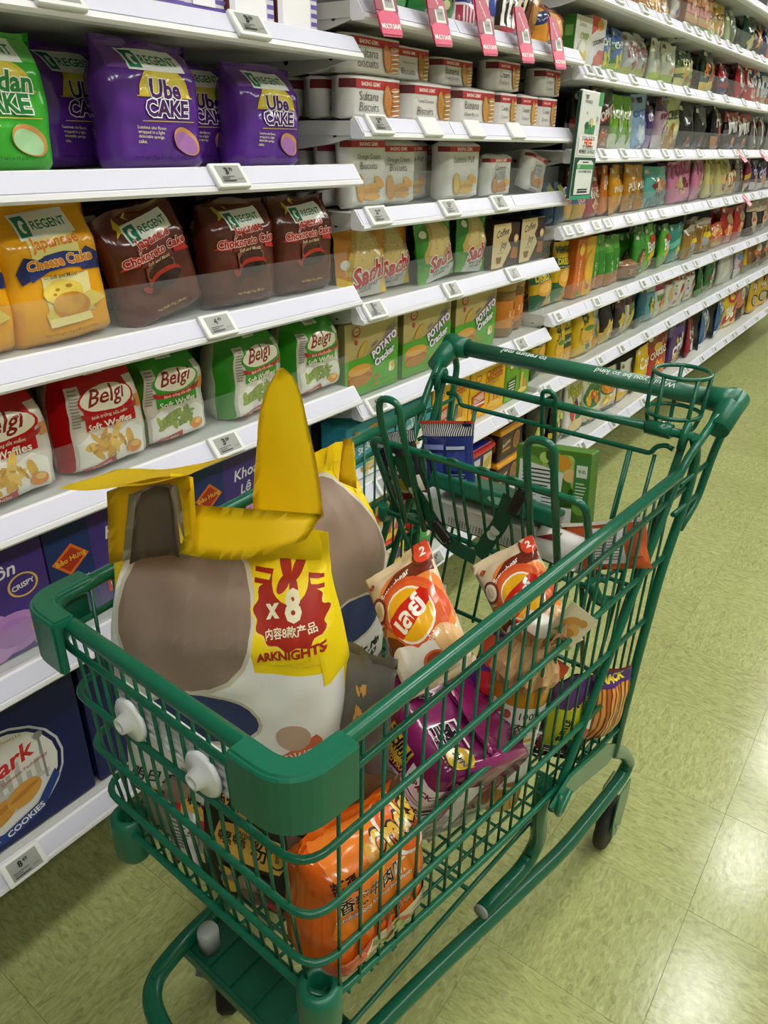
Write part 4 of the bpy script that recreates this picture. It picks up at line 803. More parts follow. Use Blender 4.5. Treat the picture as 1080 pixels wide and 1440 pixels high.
# middle bay
pack('snack_pack', 'green patterned snack pack above the first red promotion card', 'snack bag', 'pillow', 'gpack', .2, .13, .06, 1.42, 1.643)
pack('snack_pack', 'green patterned snack pack between the first two red promotion cards', 'snack bag', 'pillow', 'gpack', .2, .12, .06, 1.60, 1.643)
pack('snack_pack', 'navy snack pack with red stripes on the middle top shelf', 'snack bag', 'block', 'navypack', .09, .12, .06, 1.722, 1.643)
pack('snack_pack', 'cream and blue snack pack on the middle top shelf', 'snack bag', 'block', 'creampack', .1, .12, .06, 1.806, 1.643)
pack('snack_pack', 'black and white striped pack on the middle top shelf', 'snack bag', 'block', 'zebra', .12, .11, .06, 1.905, 1.643)
pack('snack_pack', 'brown striped bag leaning over the promotion cards', 'snack bag', 'pillow', 'brownpack', .14, .16, .07, 2.01, 1.65, rl=22)
pack('snack_pack', 'brown striped bag lying behind the pie packet', 'snack bag', 'pillow', 'brownpack', .14, .15, .07, 2.12, 1.65, -1.1, rl=-20)
pack('snack_pack', 'red brown pie packet at the right end of the middle top shelf', 'snack bag', 'block', 'piebox', .17, .10, .08, 2.165, 1.643)
def bisc(des, lab, w, h, y, z, x=-1.03, group=None, rl=0, yaw_=0, t=.05, style='brick', seed=2): return pack('biscuit_pack', lab, 'biscuit pack', style, des, w, h, t, y, z, x, yaw_, 0, rl, group, seed, 'satin')
row = [('sultana', 1.375, .185), ('coconut', 1.58, .185), ('banana', 1.785, .19), ('cracker', 1.94, .11), ('cracker', 2.06, .12), ('cracker', 2.185, .125)]
BK = ['', 'first', 'second', 'third', 'fourth', 'fifth']
nmz = dict(sultana='sultana biscuit', coconut='coconut biscuit', banana='banana biscuit', cracker='cream cracker')
ext = ['', '', '', ', left of three', ', middle of three', ', right of three']
for (de, y, w), e_ in zip(row, ext): bisc(de, 'white %s pack, lower layer%s' % (nmz[de], e_), w, .078, y, 1.450, t=.06)
for de, y, w, x, e_ in (('sultana', 1.37, .185, -1.03, ''), ('coconut', 1.56, .14, -1.07, ''), ('banana', 1.73, .16, -1.06, ''), ('cracker', 1.93, .145, -1.03, ' on its own'), ('cracker', 2.19, .12, -1.03, ' at the right end')): bisc(de, 'white %s pack, upper layer%s' % (nmz[de], e_), w, .075 if de != 'banana' else .06, y, 1.529, x, t=.06, seed=3)
for k in range(1, 5):
    for lv in (0, 1): bisc('sultana', 'white biscuit pack, %s behind the front sultana pack, %s layer' % (BK[k], ('lower', 'upper')[lv]), .185, .078 if not lv else .072, 1.375, 1.450+.079*lv, -1.03-.075*k, 'sultana packs behind the front ones', t=.06, seed=2)
for y, k in ((1.58, 1), (1.79, 2), (1.94, 3), (2.19, 5), (2.06, 4)): bisc('cracker', 'white biscuit pack, %s from the left in the second row' % BK[k], .16, .076, y, 1.450, -1.115, 'second row of biscuit packs', t=.06, seed=4)
bisc('orangecream', 'white orange cream biscuit pack, front left of the tall packs', .142, .138, 1.345, 1.283, t=.045, seed=5)
bisc('orangecream', 'white orange cream biscuit pack, second of the tall packs', .142, .132, 1.475, 1.283, -1.045, t=.045, seed=6, yaw_=-3)
bisc('lemonpuff', 'white lemon puff pack in the shade behind the front one', .13, .126, 1.62, 1.283, -1.10, t=.045, seed=7)
bisc('lemonpuff', 'white lemon puff pack standing at the front', .17, .126, 1.735, 1.283, t=.05, seed=8)
bisc('custard', 'white custard biscuit pack upright beside the lemon puffs', .14, .105, 1.925, 1.283, t=.045, seed=9)
bisc('custard', 'white custard biscuit pack in the shade between two others', .13, .105, 2.06, 1.283, -1.11, t=.045, seed=10)
bisc('custard', 'white custard biscuit pack tilted at the right end', .125, .105, 2.14, 1.288, rl=12, t=.045, seed=11)
for k in range(1, 6): bisc('orangecream', 'white biscuit pack, %s behind the front orange cream pack' % BK[k], .142, .13, 1.345, 1.283, -1.03-.06*k, 'orange cream packs behind the front ones', t=.045, seed=5)
for k in range(1, 3):
    for y in (1.49, 1.74): bisc('lemonpuff', 'white biscuit pack, %s behind the %s tall pack' % (BK[k], 'second orange cream' if y < 1.6 else 'front lemon puff'), .14, .125, y, 1.283, -1.06-.06*k, 'tall biscuit packs in the back rows', t=.045, seed=8)
def sac(des, lab, w, h, y, x=-1.03, rl=0, seed=3): return pack('cracker_bag', lab, 'snack bag', 'pillow', des, w, h, .05, y, 1.094, x, 0, -4, rl, None, seed, fine=True)
sac('sachio', 'orange prawn cracker bag, left of its twin', .185, .15, 1.355, seed=20)
sac('sachio', 'orange prawn cracker bag half behind its twin', .17, .145, 1.50, -1.06, seed=21)
sac('sachig', 'green prawn cracker bag, left of its twin', .165, .15, 1.665, rl=-6, seed=22)
sac('sachig', 'green prawn cracker bag next to the coffee biscuit boxes', .16, .152, 1.835, rl=5, seed=23)
pack('biscuit_box', 'brown and cream coffee biscuit box, left of two', 'box', 'box', 'joy', .16, .118, .10, 1.995, 1.092, fine=True)
pack('biscuit_box', 'brown and cream coffee biscuit box, right of two', 'box', 'box', 'joy', .16, .122, .10, 2.165, 1.092, fine=True)
for k, (y, w) in enumerate(((1.365, .205), (1.602, .222), (1.852, .226))):
    pack('cracker_box', 'green and tan potato cracker box, ' + ['left of the three', 'middle of the three', 'right of the three'][k], 'box', 'box', 'potato', w, .172, .09, y, .874, fine=True)
for k, (y, x, lab) in enumerate(((2.075, -1.10, 'orange labelled biscuit jar at the left, set back'), (2.085, -1.005, 'orange labelled biscuit jar at the front'), (2.195, -1.03, 'orange labelled biscuit jar at the right end'))):
    pack('biscuit_jar', lab, 'jar', 'jar', 'jar', .10, .165, .1, y, .874, x-.03, fine=True)
pack('roll_box', 'dark teal roll box set back beside the purple boxes', 'box', 'box', 'teal', .11, .15, .08, 1.20, .660, -1.13, fine=True)
pack('roll_box', 'teal sticky rice roll box behind the trolley rail', 'box', 'box', 'teal', .20, .145, .08, 1.365, .657, fine=True)
pack('roll_box', 'teal sticky rice roll box next to the yellow boxes', 'box', 'box', 'teal', .16, .142, .08, 1.556, .657, fine=True)
pack('cracker_box', 'yellow cheese cracker box, left of two', 'box', 'box', 'cheesebox', .2, .15, .09, 1.742, .657, fine=True)
pack('cracker_box', 'yellow cheese cracker box, right of two', 'box', 'box', 'cheesebox', .22, .15, .09, 1.957, .657, fine=True)
pack('cracker_box', 'lime green cracker box beside the yellow boxes', 'box', 'box', 'cheesegreen', .17, .135, .09, 2.16, .657, fine=True)
for des, nm, y, zs_ in (('tubyellow', 'yellow', 1.44, (0, .1)), ('tubgreen', 'green', 1.69, (0, .095)), ('tubblue', 'blue', 1.94, (0, .11)), ('tubbrown', 'brown', 2.165, (0, .12))):
    hh = {'tubyellow': .098, 'tubgreen': .093, 'tubblue': .108, 'tubbrown': .118}[des]
    for k, dz in enumerate(zs_):
        pack('biscuit_tub', '%s biscuit tub, %s of its stack of two' % (nm, 'lower' if k == 0 else 'upper'), 'tub', 'tub', des, .215 if des != 'tubbrown' else .17, hh, .2, y, .315+dz*1.0, -1.03, fine=True)
# far bays, shelf by shelf
FAR = {
 1.80: [('amb', 'amber', 'amber', 2.80, .17, .13), ('b', 'amber', 'amber', 2.96, .16, .13), ('c', 'amber', 'amber', 3.10, .14, .13), ('d', 'worange', 'white and orange', 3.235, .11, .13), ('e', 'stackbox', 'stacked multicolour', 3.37, .16, .16), ('f', 'stackbox', 'stacked multicolour', 3.54, .15, .165), ('g', 'ycorn', 'yellow corn', 3.68, .12, .13), ('h', 'ycorn', 'yellow corn', 3.81, .13, .135), ('i', 'palegreen', 'pale green', 4.02, .2, .135), ('j', 'dkgreen', 'dark green', 4.35, .17, .165), ('k', 'blackp', 'black', 4.53, .13, .145), ('l', 'navyp', 'navy', 4.70, .18, .145), ('m', 'redp', 'red', 4.9, .18, .15)],
 1.61: [('a', 'whitegreenbox', 'white durian', 2.387, .117, .134), ('b', 'whiteredbox', 'white and red coconut', 2.506, .115, .137), ('c', 'bluegreen', 'blue and green', 2.605, .1, .128), ('d', 'bluegreen', 'blue and green', 2.705, .1, .128), ('e', 'greyp', 'grey', 2.83, .13, .13), ('f', 'greyp', 'grey', 2.965, .13, .142), ('g', 'gwp', 'pale green', 3.105, .13, .142), ('h', 'gwp', 'pale green', 3.245, .13, .142), ('i', 'gyp', 'green and yellow', 3.45, .19, .13), ('j', 'vegcorn', 'dark green corn', 3.79, .25, .16), ('k', 'navyred', 'navy and red', 4.09, .22, .14), ('l', 'redp', 'red', 4.39, .22, .16), ('m', 'redp', 'red', 4.62, .19, .165), ('n', 'bluewhite', 'blue and white', 4.87, .25, .16), ('o', 'bluewhite', 'blue and white', 5.15, .25, .16)],
 1.396: [('a', 'topiko', 'dark brown', 2.65, .17, .178), ('b', 'lime', 'lime green', 2.80, .11, .171), ('c', 'lime', 'lime green', 2.915, .11, .165), ('d', 'bluep', 'light blue', 3.03, .13, .182), ('e', 'purpk', 'dark purple', 3.145, .1, .17), ('f', 'ppk', 'mauve', 3.26, .13, .178), ('g', 'crisp', 'cream green crispy', 3.42, .19, .186), ('h', 'blk', 'black', 3.62, .18, .165), ('i', 'blk', 'black', 3.84, .2, .17), ('j', 'bkpk', 'black and pink', 4.12, .24, .19), ('k', 'blackred', 'black and red', 4.41, .2, .165), ('l', 'blackred', 'black and red', 4.66, .22, .165), ('m', 'greyblack', 'grey and red', 4.89, .18, .162), ('n', 'greyblack', 'grey and red', 5.11, .2, .17), ('o', 'greyblack', 'grey and red', 5.35, .2, .17)],
 1.181: [('s', 'slim', 'slim blue', 2.30, .06, .12), ('s2', 'slim', 'slim blue', 2.375, .06, .12), ('c', 'cone', 'yellow cone', 2.455, .09, .1), ('c2', 'cone', 'yellow cone', 2.54, .08, .095), ('a', 'mango', 'maroon mango', 2.665, .15, .158), ('b', 'orangep', 'orange', 2.785, .08, .156), ('d', 'pine', 'golden pineapple', 2.895, .15, .162), ('e', 'amberp', 'amber', 3.03, .12, .16), ('f', 'amberp', 'amber', 3.15, .1, .162), ('g', 'tealbag', 'turquoise', 3.35, .28, .155), ('h', 'pinkbag', 'pink', 3.68, .25, .168), ('i', 'pinkbag', 'pink', 3.94, .23, .176), ('j', 'creambag', 'cream yellow', 4.17, .2, .18), ('k', 'creambag', 'cream yellow', 4.38, .21, .18), ('l', 'orangered', 'orange red', 4.58, .18, .125), ('m', 'pclear', 'clear purple', 4.77, .19, .165), ('n', 'redblue', 'red striped', 4.95, .15, .17), ('o', 'purpnut', 'purple', 5.12, .17, .16), ('p', 'purpnut', 'purple', 5.34, .22, .155), ('q', 'purpnut', 'purple', 5.6, .22, .155)],
 .915: [('a', 'mangoyg', 'yellow and green mango', 2.345, .15, .155), ('b', 'mangoyg', 'yellow and green mango', 2.475, .13, .195), ('c', 'xoai', 'orange mango', 2.64, .16, .2), ('d', 'greenfruit', 'green jackfruit', 2.775, .1, .19), ('e', 'greenfruit', 'green jackfruit', 2.865, .09, .19), ('f', 'greenfruit', 'green jackfruit', 2.945, .08, .17), ('g', 'greenfruit', 'green jackfruit', 3.015, .08, .178), ('h', 'brownpk', 'flat brown', 3.15, .2, .07), ('i', 'greennut', 'green nut', 3.27, .15, .168), ('j', 'limegrn', 'lime green', 3.43, .16, .188), ('k', 'limegrn', 'lime green', 3.60, .17, .178), ('l', 'tealp', 'teal', 3.78, .16, .17), ('m', 'goldclear', 'clear golden', 4.01, .24, .145), ('n', 'goldclear', 'clear golden', 4.26, .21, .16), ('o', 'orangesnk', 'orange', 4.50, .22, .12), ('p', 'redsnack', 'red', 4.74, .25, .192), ('q', 'redsnack', 'red', 5.04, .28, .192), ('r', 'blacktan', 'black and tan', 5.35, .24, .19), ('s', 'blacktan', 'black and tan', 5.65, .28, .178)],
 .674: [('a', 'mangoyg', 'yellow and green mango', 2.37, .13, .19), ('b', 'mangotall', 'tall yellow mango', 2.49, .1, .185), ('c', 'mangodark', 'dark green mango', 2.60, .11, .19), ('d', 'mangotall', 'tall yellow mango', 2.755, .17, .188), ('e', 'greyflat', 'grey vegetable', 2.90, .11, .185), ('f', 'blackfruit', 'black fruit', 3.02, .13, .183), ('g', 'jackfr', 'dark jackfruit', 3.14, .11, .17), ('h', 'whiteyel', 'cream jackfruit', 3.27, .14, .165), ('i', 'tealbox', 'dark teal', 3.42, .15, .18), ('j', 'bluewht', 'pale blue', 3.56, .13, .178), ('k', 'whitered', 'white and pink', 3.695, .14, .168), ('l', 'whitemar', 'white and maroon', 3.825, .12, .18), ('m', 'fuji', 'white and red apple', 3.99, .2, .19), ('n', 'fuji', 'white and red apple', 4.215, .19, .182), ('o', 'cocogreen', 'green coconut', 4.40, .14, .175), ('p', 'cocogreen', 'green coconut', 4.58, .21, .186), ('q', 'silver', 'plain silver', 4.92, .36, .178), ('r', 'pinkwht', 'pink and white', 5.28, .24, .188), ('s', 'yellowp', 'yellow', 5.5, .18, .19), ('t', 'brownrd', 'brown and red', 5.72, .22, .195), ('u', 'brownrd', 'brown and red', 6.0, .26, .19)],
 .335: [('z', 'blackpouch', 'black durian', 2.42, .16, .26), ('a', 'blackpouch', 'black durian', 2.61, .155, .275), ('b', 'taro', 'white taro', 2.785, .18, .25), ('c', 'taro2', 'white and green taro', 2.975, .175, .215), ('d', 'sweetpot', 'cream sweet potato', 3.17, .2, .19), ('e', 'whitelime', 'white lime', 3.375, .18, .18), ('f', 'yellowbag', 'yellow', 3.585, .21, .215), ('g', 'redbag', 'red cracker', 3.84, .27, .23), ('h', 'purplebag', 'purple', 4.15, .31, .228), ('i', 'redgarlic', 'dark red garlic', 4.45, .25, .235), ('j', 'bluebag', 'blue', 4.74, .32, .235), ('k', 'bluebag', 'blue', 5.07, .3, .23), ('l', 'yellowred', 'yellow and red', 5.38, .3, .23), ('m', 'salmon', 'salmon pink', 5.70, .26, .255), ('n', 'yellowbee', 'yellow honey', 5.98, .26, .25), ('o', 'yellowbee', 'yellow honey', 6.3, .3, .235), ('p', 'salmon', 'salmon pink', 6.62, .28, .25)],
}
SHN = {1.80: 'second far shelf from the top', 1.61: 'third far shelf from the top', 1.396: 'fourth far shelf from the top', 1.181: 'fifth far shelf from the top', .915: 'sixth far shelf from the top', .674: 'far shelf just above the bottom', .335: 'far bottom shelf'}
SHS = {1.80: 'second far shelf', 1.61: 'third far shelf', 1.396: 'fourth far shelf', 1.181: 'fifth far shelf', .915: 'sixth far shelf', .674: 'seventh far shelf', .335: 'far bottom shelf'}
BOXD = {'whitegreenbox', 'whiteredbox', 'stackbox', 'xoai'}
BLOCKD = {'goldclear', 'brownpk', 'slim', 'mangotall', 'mangodark', 'creambag'}
NTH = ['first', 'second', 'third', 'fourth']
for z, items in FAR.items():
    cnt = {}; tot = {}
    for it in items: tot[it[2]] = tot.get(it[2], 0)+1
    g = random.Random(int(z*1000))
    for (_, des, nm, y, w, h) in items:
        cnt[nm] = cnt.get(nm, 0)+1
        pre = '' if tot[nm] == 1 else ', %s from the left' % NTH[cnt[nm]-1]
        st = 'box' if des in BOXD else ('block' if des in BLOCKD else g.choice(['pillow', 'pillow', 'stand']))
        lab = '%s %s%s on the %s' % (nm, 'snack box' if st == 'box' else 'snack bag', pre, SHS[z])
        t = .048 if w > .12 else .036
        pack('snack_box' if st == 'box' else 'snack_bag', lab, 'snack box' if st == 'box' else 'snack bag', st, des, w, h, t, y, z+.003, -1.035-g.uniform(0, .015), 0 if st == 'box' else g.uniform(-9, 9), 0 if st == 'box' else -g.uniform(0, 7), 0 if st == 'box' else g.uniform(-4, 4), None, None)
        if st != 'box' and z > .4 and y < 5:
            pack('snack_bag', '%s bag%s, in the back row of the %s' % (nm, pre.replace('from the left', 'one'), SHS[z]), 'snack bag', st, des, w, h*.97, t, y+.01, z+.003, -1.045-t-.02, group='back row of the %s' % SHS[z])

# ---------------------------------------------------------------- price tags in the sloping rails
def tag_parts(w=.066, h=.042):
    bm = bmesh.new(); add_box(bm, -w/2, -.009, -h/2, w/2, 0, h/2, .003, 0, 2)
    b = fin(bm, 'price_tag', M('#e3e5e2', 'plastic'))
    bm = bmesh.new(); add_box(bm, -w/2+.009, -.0094, -h/2+.006, w/2-.009, -.0088, h/2-.006)
    s = fin(bm, 'screen', M('#9c9e98', 'screen'))
    return b, s
TAGB, TAGS = tag_parts(.07, .044); TAGb, TAGs = tag_parts(.05, .036)
def price_print(txt, w, h):
    f = lambda u, v, o: Vector(((u-.5)*w, -.0095-o, (v-.5)*h))
    d, c_ = txt.split('.')
    it = [T(d, .38, .68, .15, '#1d1f1e', .08), T(c_, .57, .76, .17, '#1d1f1e', .05), R(.06, .33, .6, .37, '#4a4c4a'), R(.06, .22, .36, .26, '#4a4c4a'), R(.06, .08, .6, .16, '#4a4c4a'), R(.7, .2, .94, .23, '#6a6c6a')]
    return drape('printed_price', it, w, h, f, 'screen')
def price_tag(y, z, txt, label, big=True, group=None, blank=False):
    b, s = (TAGB, TAGS) if big else (TAGb, TAGs)
    o = obj('price_tag', b, None, (-1.0+.019, y, z-.013), (rad(-45+6), 0, rad(90))); tag(o, label, 'price tag', group)
    if blank: return o
    p = obj('screen', s, o)
    if txt: obj('printed_price', cached(('pp', txt, big), lambda: price_print(txt, .05 if big else .033, .031 if big else .024)), p)
    return o
for y, z, t_, lb_ in ((1.00-.03, 1.579, '3.59', 'price tag reading 3.59 on the nearest top shelf'), (.64, 1.579, '3.59', 'price tag cut by the top left edge of the picture'), (.905, 1.367, '3.79', 'price tag reading 3.79 under the purple cake bags'), (.855, 1.135, '4.49', 'price tag reading 4.49 under the chocolate cake bags'), (.85, .917, '3.39', 'price tag reading 3.39 under the waffle bags'), (.325, .315, '8.49', 'price tag reading 8.49 under the butter cookies')):
    price_tag(y, z, t_, lb_)
for k, (y, lb_) in enumerate(((1.311, '2.89'), )): price_tag(y, 1.450, lb_, 'price tag reading 2.89 under the sultana packs')
for y, wh in ((1.495, 'left of three'), (1.683, 'middle of three'), (1.891, 'right of three')): price_tag(y, 1.450, None, 'blank white tag holder under the biscuit packs, %s' % wh, blank=True)
for y, z, t_, lb_ in ((1.311, 1.283, '2.49', 'price tag under the orange cream packs'), (1.591, 1.283, '2.29', 'price tag under the lemon puff packs'), (1.835, 1.283, '2.29', 'price tag under the custard packs'),
                      (1.302, 1.092, '1.99', 'price tag under the orange prawn cracker bags'), (1.624, 1.092, '1.99', 'price tag under the green prawn cracker bags'), (1.953, 1.092, '2.99', 'price tag under the coffee biscuit boxes'),
                      (1.314, .874, '4.29', 'price tag under the potato cracker boxes'), (2.048, .874, '4.49', 'price tag under the biscuit jars'), (2.032, .657, '4.99', 'price tag under the yellow cracker boxes'), (1.62, .315, '6.99', 'price tag under the biscuit tubs'), (1.354, .657, '3.99', 'price tag under the teal roll boxes')):
    price_tag(y, z, t_, lb_)
N15 = ['first', 'second', 'third', 'fourth', 'fifth', 'sixth', 'seventh', 'eighth', 'ninth', 'tenth', 'eleventh', 'twelfth', 'thirteenth']
FT = {1.8: [2.461, 2.68, 2.912, 3.137, 3.27, 3.405, 3.549, 3.727, 3.896, 4.191, 4.369], 1.61: [2.305, 2.378, 2.485, 2.677, 2.964, 3.268, 3.597, 3.849, 4.175, 4.472], 1.396: [2.496, 2.685, 2.913, 3.131, 3.291, 3.589, 3.936, 4.214, 4.418, 4.828],
      1.181: [2.298, 2.383, 2.525, 2.626, 2.834, 3.068, 3.215, 3.532, 3.927, 4.22, 4.416, 4.801, 5.015], .915: [2.305, 2.632, 2.866, 3.133, 3.303, 3.712, 3.886, 4.223, 4.586, 4.972, 5.214, 5.477], .674: [2.295, 2.76, 2.998, 3.295, 3.604, 3.911, 4.225, 4.521, 4.725, 4.927, 5.2, 5.647], .335: [2.711, 3.039, 3.433, 4.144, 4.435, 4.71, 4.959, 5.137, 5.225, 5.464, 5.824, 6.152]}
for z, l in FT.items():
    for k, y in enumerate(l): price_tag(y, z, '2.99', 'small price tag, %s from the left on the %s' % (N15[k], SHS[z]), False, 'price tags of the %s' % SHN[z])
# red promotion cards hanging over the middle top rail
def promo(y, n, txt='4.49'):
    w, h = .068, .118
    bm = bmesh.new(); add_prism(bm, [(-w/2, .012), (-w/2+.006, 0), (w/2-.004, 0), (w/2, .006), (w/2, h*.66), (w/2-.018, h), (-w/2+.008, h), (-w/2, h-.01)], 'y', 0, .0012)
    b = fin(bm, 'promotion_card', M('#a81f45', 'card'))
    f = lambda u, v, o: Vector(((u-.5)*w, -o-.0003, v*h))
    it = [R(.0, .36, 1, .58, '#861838'), Pg('#cf3a64', (.02, .3), (.5, .42), (.98, .3), (.98, .03), (.04, .03)), R(.34, .36, .86, .62, '#d6d6d0'), R(.42, .4, .8, .58, '#8c8d86'), T(txt, .6, .5, .26, '#2a2a2a', .04), Pg('#a81f45', (.0, .56), (.5, .56), (.92, .74), (.72, 1), (.12, 1)), T('MULTI SAVE', .46, .76, .5, '#f6eef0', .04, -62), T('MULTI SAVE', .5, .14, .86, '#fbf4f5', .05)]
    o = obj('promotion_card', b, None, (-1.0+.062, y+.012, 1.643-.06), (rad(-17), rad(-3), rad(90)))
    tag(o, 'red multi save promotion card on the middle top rail, %s of five' % n, 'promotion card')
    p = obj('printed_front', drape('printed_front', it, w, h, f, 'card'), o)
    bm = bmesh.new(); add_box(bm, -.012, .0012, h*.55, .012, .02, h*.62, .001)
    obj('clip', fin(bm, 'clip', M('#d9dadc', 'plastic')), o)
for y, n in ((1.285, 'first'), (1.462, 'second'), (1.655, 'third'), (1.84, 'fourth'), (2.025, 'last')): promo(y, n)
def small_promo(y, z, lab):
    w, h = .06, .075
    bm = bmesh.new(); add_prism(bm, [(-w/2, 0), (w/2, 0), (w/2, h), (-w/2, h)], 'y', 0, .0012)
    o = obj('sale_card', fin(bm, 'sale_card', M('#b3224c', 'card')), None, (-1.0+.062, y, z-.05), (rad(-45), rad(-6), rad(90))); tag(o, lab, 'promotion card')
    f = lambda u, v, o_: Vector(((u-.5)*w, -o_-.0003, v*h))
    obj('printed_front', drape('printed_front', [R(0, 0, 1, .3, '#d97a98'), T('SALE', .5, .62, .8, '#f6eef0', .05, -50)], w, h, f), o)
small_promo(4.30, 1.396, 'small red sale card on the far fourth shelf'); small_promo(4.62, 1.181, 'small red sale card on the far fifth shelf, near the purple bags'); small_promo(4.80, 1.396, 'small red sale card cut by the right edge')
# rewards display at the joint of the bays
w, h = .155, .285
t = obj('rewards_display', box_me('rewards_display', (-w/2, 0, 0), (w/2, .012, h), M('#d9dbd6', 'card'), .004, 2), None, (-.945, 2.285, 1.263), (rad(0), rad(1.2), rad(90)))
tag(t, 'white and green rewards sign standing at the joint of the bays', 'sign')
f = lambda u, v, o: Vector(((u-.5)*w, -o-.0002, v*h))
it = [R(0, 0, 1, .4, '#24503e'), R(0, .0, 1, .04, '#3f9a7a'), R(.8, .88, 1, 1, '#4c9a5c'), T('T&T', .22, .94, .16, '#24503e', .06), T('REWARDS', .32, .9, .34, '#3a6a54', .02), E(.5, .74, .05, .02, '#b9c0b4'), E(.3, .8, .03, .015, '#9aa69a'), E(.82, .76, .05, .025, '#a9b2a4'), Pg('#3f8a5a', (.28, .62), (.72, .62), (.74, .7), (.3, .7)), E(.34, .69, .09, .035, '#24603e'), E(.55, .72, .06, .04, '#d9c05a'), R(.5, .62, .53, .7, '#2a6a44'),
    Pg('#e9ebe8', (.1, .42), (.9, .42), (.94, .44), (.94, .58), (.9, .605), (.1, .605), (.06, .58), (.06, .44)), T('SIGN UP FOR', .5, .575, .6, '#24503e', .03), T('FREE', .5, .535, .38, '#d0502a', .08), T('TO UNLOCK', .5, .495, .52, '#24503e', .03), T('MEMBER SAVINGS', .5, .455, .76, '#24503e', .03),
    Pg('#dfe2de', (.1, .05), (.9, .05), (.9, .34), (.8, .375), (.2, .375), (.1, .34)), R(.36, .35, .64, .362, '#2a2f2c'), R(.1, .29, .9, .335, '#4c9a5c'), T('T&T', .2, .313, .12, '#e9ebe8', .04), R(.14, .255, .86, .285, '#e9ebe8'), R(.26, .065, .74, .083, '#1f2422'), R(.26, .09, .74, .105, '#1f2422')] + barcode(.18, .258, .82, .281, '#2a2f2c', 16)
obj('printed_front', drape('printed_front', it, w, h, f, 'card'), t)
bm = bmesh.new(); add_box(bm, -w/2-.0012, .002, .004, -w/2-.0002, .012, h-.004)
obj('side_panel', fin(bm, 'side_panel', M('#1f4434', 'card')), t)['label'] = 'dark green side panel'

# ---------------------------------------------------------------- shopping trolley (own frame: x across, y towards the handle)
TH = rad(2.37522)
O3 = Vector((-.50690535, .3, 0))
def c2w(w, l, z): return O3+Vector((math.cos(TH), -math.sin(TH), 0))*w+Vector((math.sin(TH), math.cos(TH), 0))*l+Vector((0, 0, z))
cart = empty('shopping_trolley', O3, (0, 0, -TH)); tag(cart, 'dark green wire shopping trolley standing in the aisle', 'trolley')
G = M('#0f5f45', 'paint'); GP = M('#12664c', 'plastic'); GD = M('#0f4f3c', 'paint'); GH = M('#2a6a50', 'plastic')
def W(l): return .195+.055*l
def part(name, pts, r, mat=G, seg=8, closed=False, parent=None): return obj(name, tube_me(name, pts, r, mat, seg, closed), parent or cart)
# side rails run round the front; z at front and at the rear
RAILS = [('top_rail', .945, .971, .79, .0092, .020), ('basket_rail', .902, .936, .83, .0044, .023), ('basket_rail', .825, .823, .81, .0044, .027), ('basket_rail', .740, .713, .785, .0044, .033), ('basket_rail', .656, .599, .775, .0044, .038), ('bottom_rail', .582, .488, .77, .0050, .050)]
for nm, zf, zr, le, r, lf in RAILS:
    zz = lambda l: zf+(zr-zf)*(l-lf)/(le-lf)
    wf = .195-.3*(.945-zf)*.045
    pts = [(-W(le)+(0), le, zr), (-W(le*.5)-0, le*.5, zz(le*.5)), (-wf, lf, zf), (wf, lf, zf), (W(le*.5), le*.5, zz(le*.5)), (W(le), le, zr)]
    part(nm, fillet(pts, .035, 6), r, G, 10 if r > .006 else 8)
def zrail(i, l):
    nm, zf, zr, le, r, lf = RAILS[i]; return zf+(zr-zf)*(l-lf)/(le-lf)
# upright wires of the sides
for s in (-1, 1):
    l = .075
    while l < .80:
        zt = zrail(0, l)-.004; zb = zrail(5, l)-.012
        part('basket_wire', [(s*(W(l)-.0055), l, zt), (s*(W(l)-.0055), l-.004, zb)], .0022, G, 6)
        l += .0312
for k in range(15):
    w_ = -.161+k*.023
    part('basket_wire', [(w_, .0275, .942), (w_, .036, .75), (w_, .056, .570)], .0021, G, 6)
# basket floor grid
def zfl(l): return .582+(.488-.582)*(l-.05)/.72-.004
for k in range(12):
    w_ = -.175+k*.0318
    part('floor_wire', [(w_, .052, zfl(.052)), (w_*1.22, .76, zfl(.76))], .0023, G, 6)
for k in range(19):
    l = .085+k*.0365
    part('floor_wire', [(-W(l)+.002, l, zfl(l)-.005), (W(l)-.002, l, zfl(l)-.005)], .0023, G, 6)
# rear end frames
for s in (-1, 1):
    w1 = W(.79)
    part('corner_upright', fillet([(s*W(.535), .535, .475), (s*W(.549), .549, .5155), (s*w1, .79, .965), (s*(w1+.004), .81, .995), (s*.2555, .872, 1.047)], .03, 5), .0066, G, 10)
    part('corner_upright', fillet([(s*.219, .595, .500), (s*.224, .83, 1.0), (s*.224, .842, 1.028), (s*.226, .835, 1.036), (s*.226, .822, 1.024), (s*.226, .818, 1.0)], .006, 3), .0062, G, 8)
    part('rear_upright', fillet([(s*.238, .762, .425), (s*.239, .779, .627), (s*.2405, .803, .80), (s*.243, .848, .914), (s*.243, .852, .985), (s*.239, .830, 1.021)], .04, 5), .0078, G, 10)
    part('handle_loop', fillet([(s*.2575, .905, 1.055), (s*.2575, .933, 1.018), (s*.252, .914, .973), (s*.2475, .897, .893), (s*.243, .846, .858)], .02, 5), .0066, G, 10)
    for z_, l0, l1 in ((.955, .79, .905), (.905, .79, .9)): part('handle_brace', [(s*.243, l0, z_), (s*.248, l1, z_)], .004, G, 8)
    # grip ends
    bm = bmesh.new()
    add_tube(bm, [(s*.262, .862, 1.028), (s*.262, .90, 1.05), (s*.262, .928, 1.062)], [.017, .02, .022], 14)
    o = obj('grip_end', fin(bm, 'grip_end', GP), cart)
    bm = bmesh.new(); add_tube(bm, [(s*.272, .915, 1.059), (s*.225, .915, 1.059)], [.0215, .019], 18); obj('grip_collar', fin(bm, 'grip_collar', GP), cart)
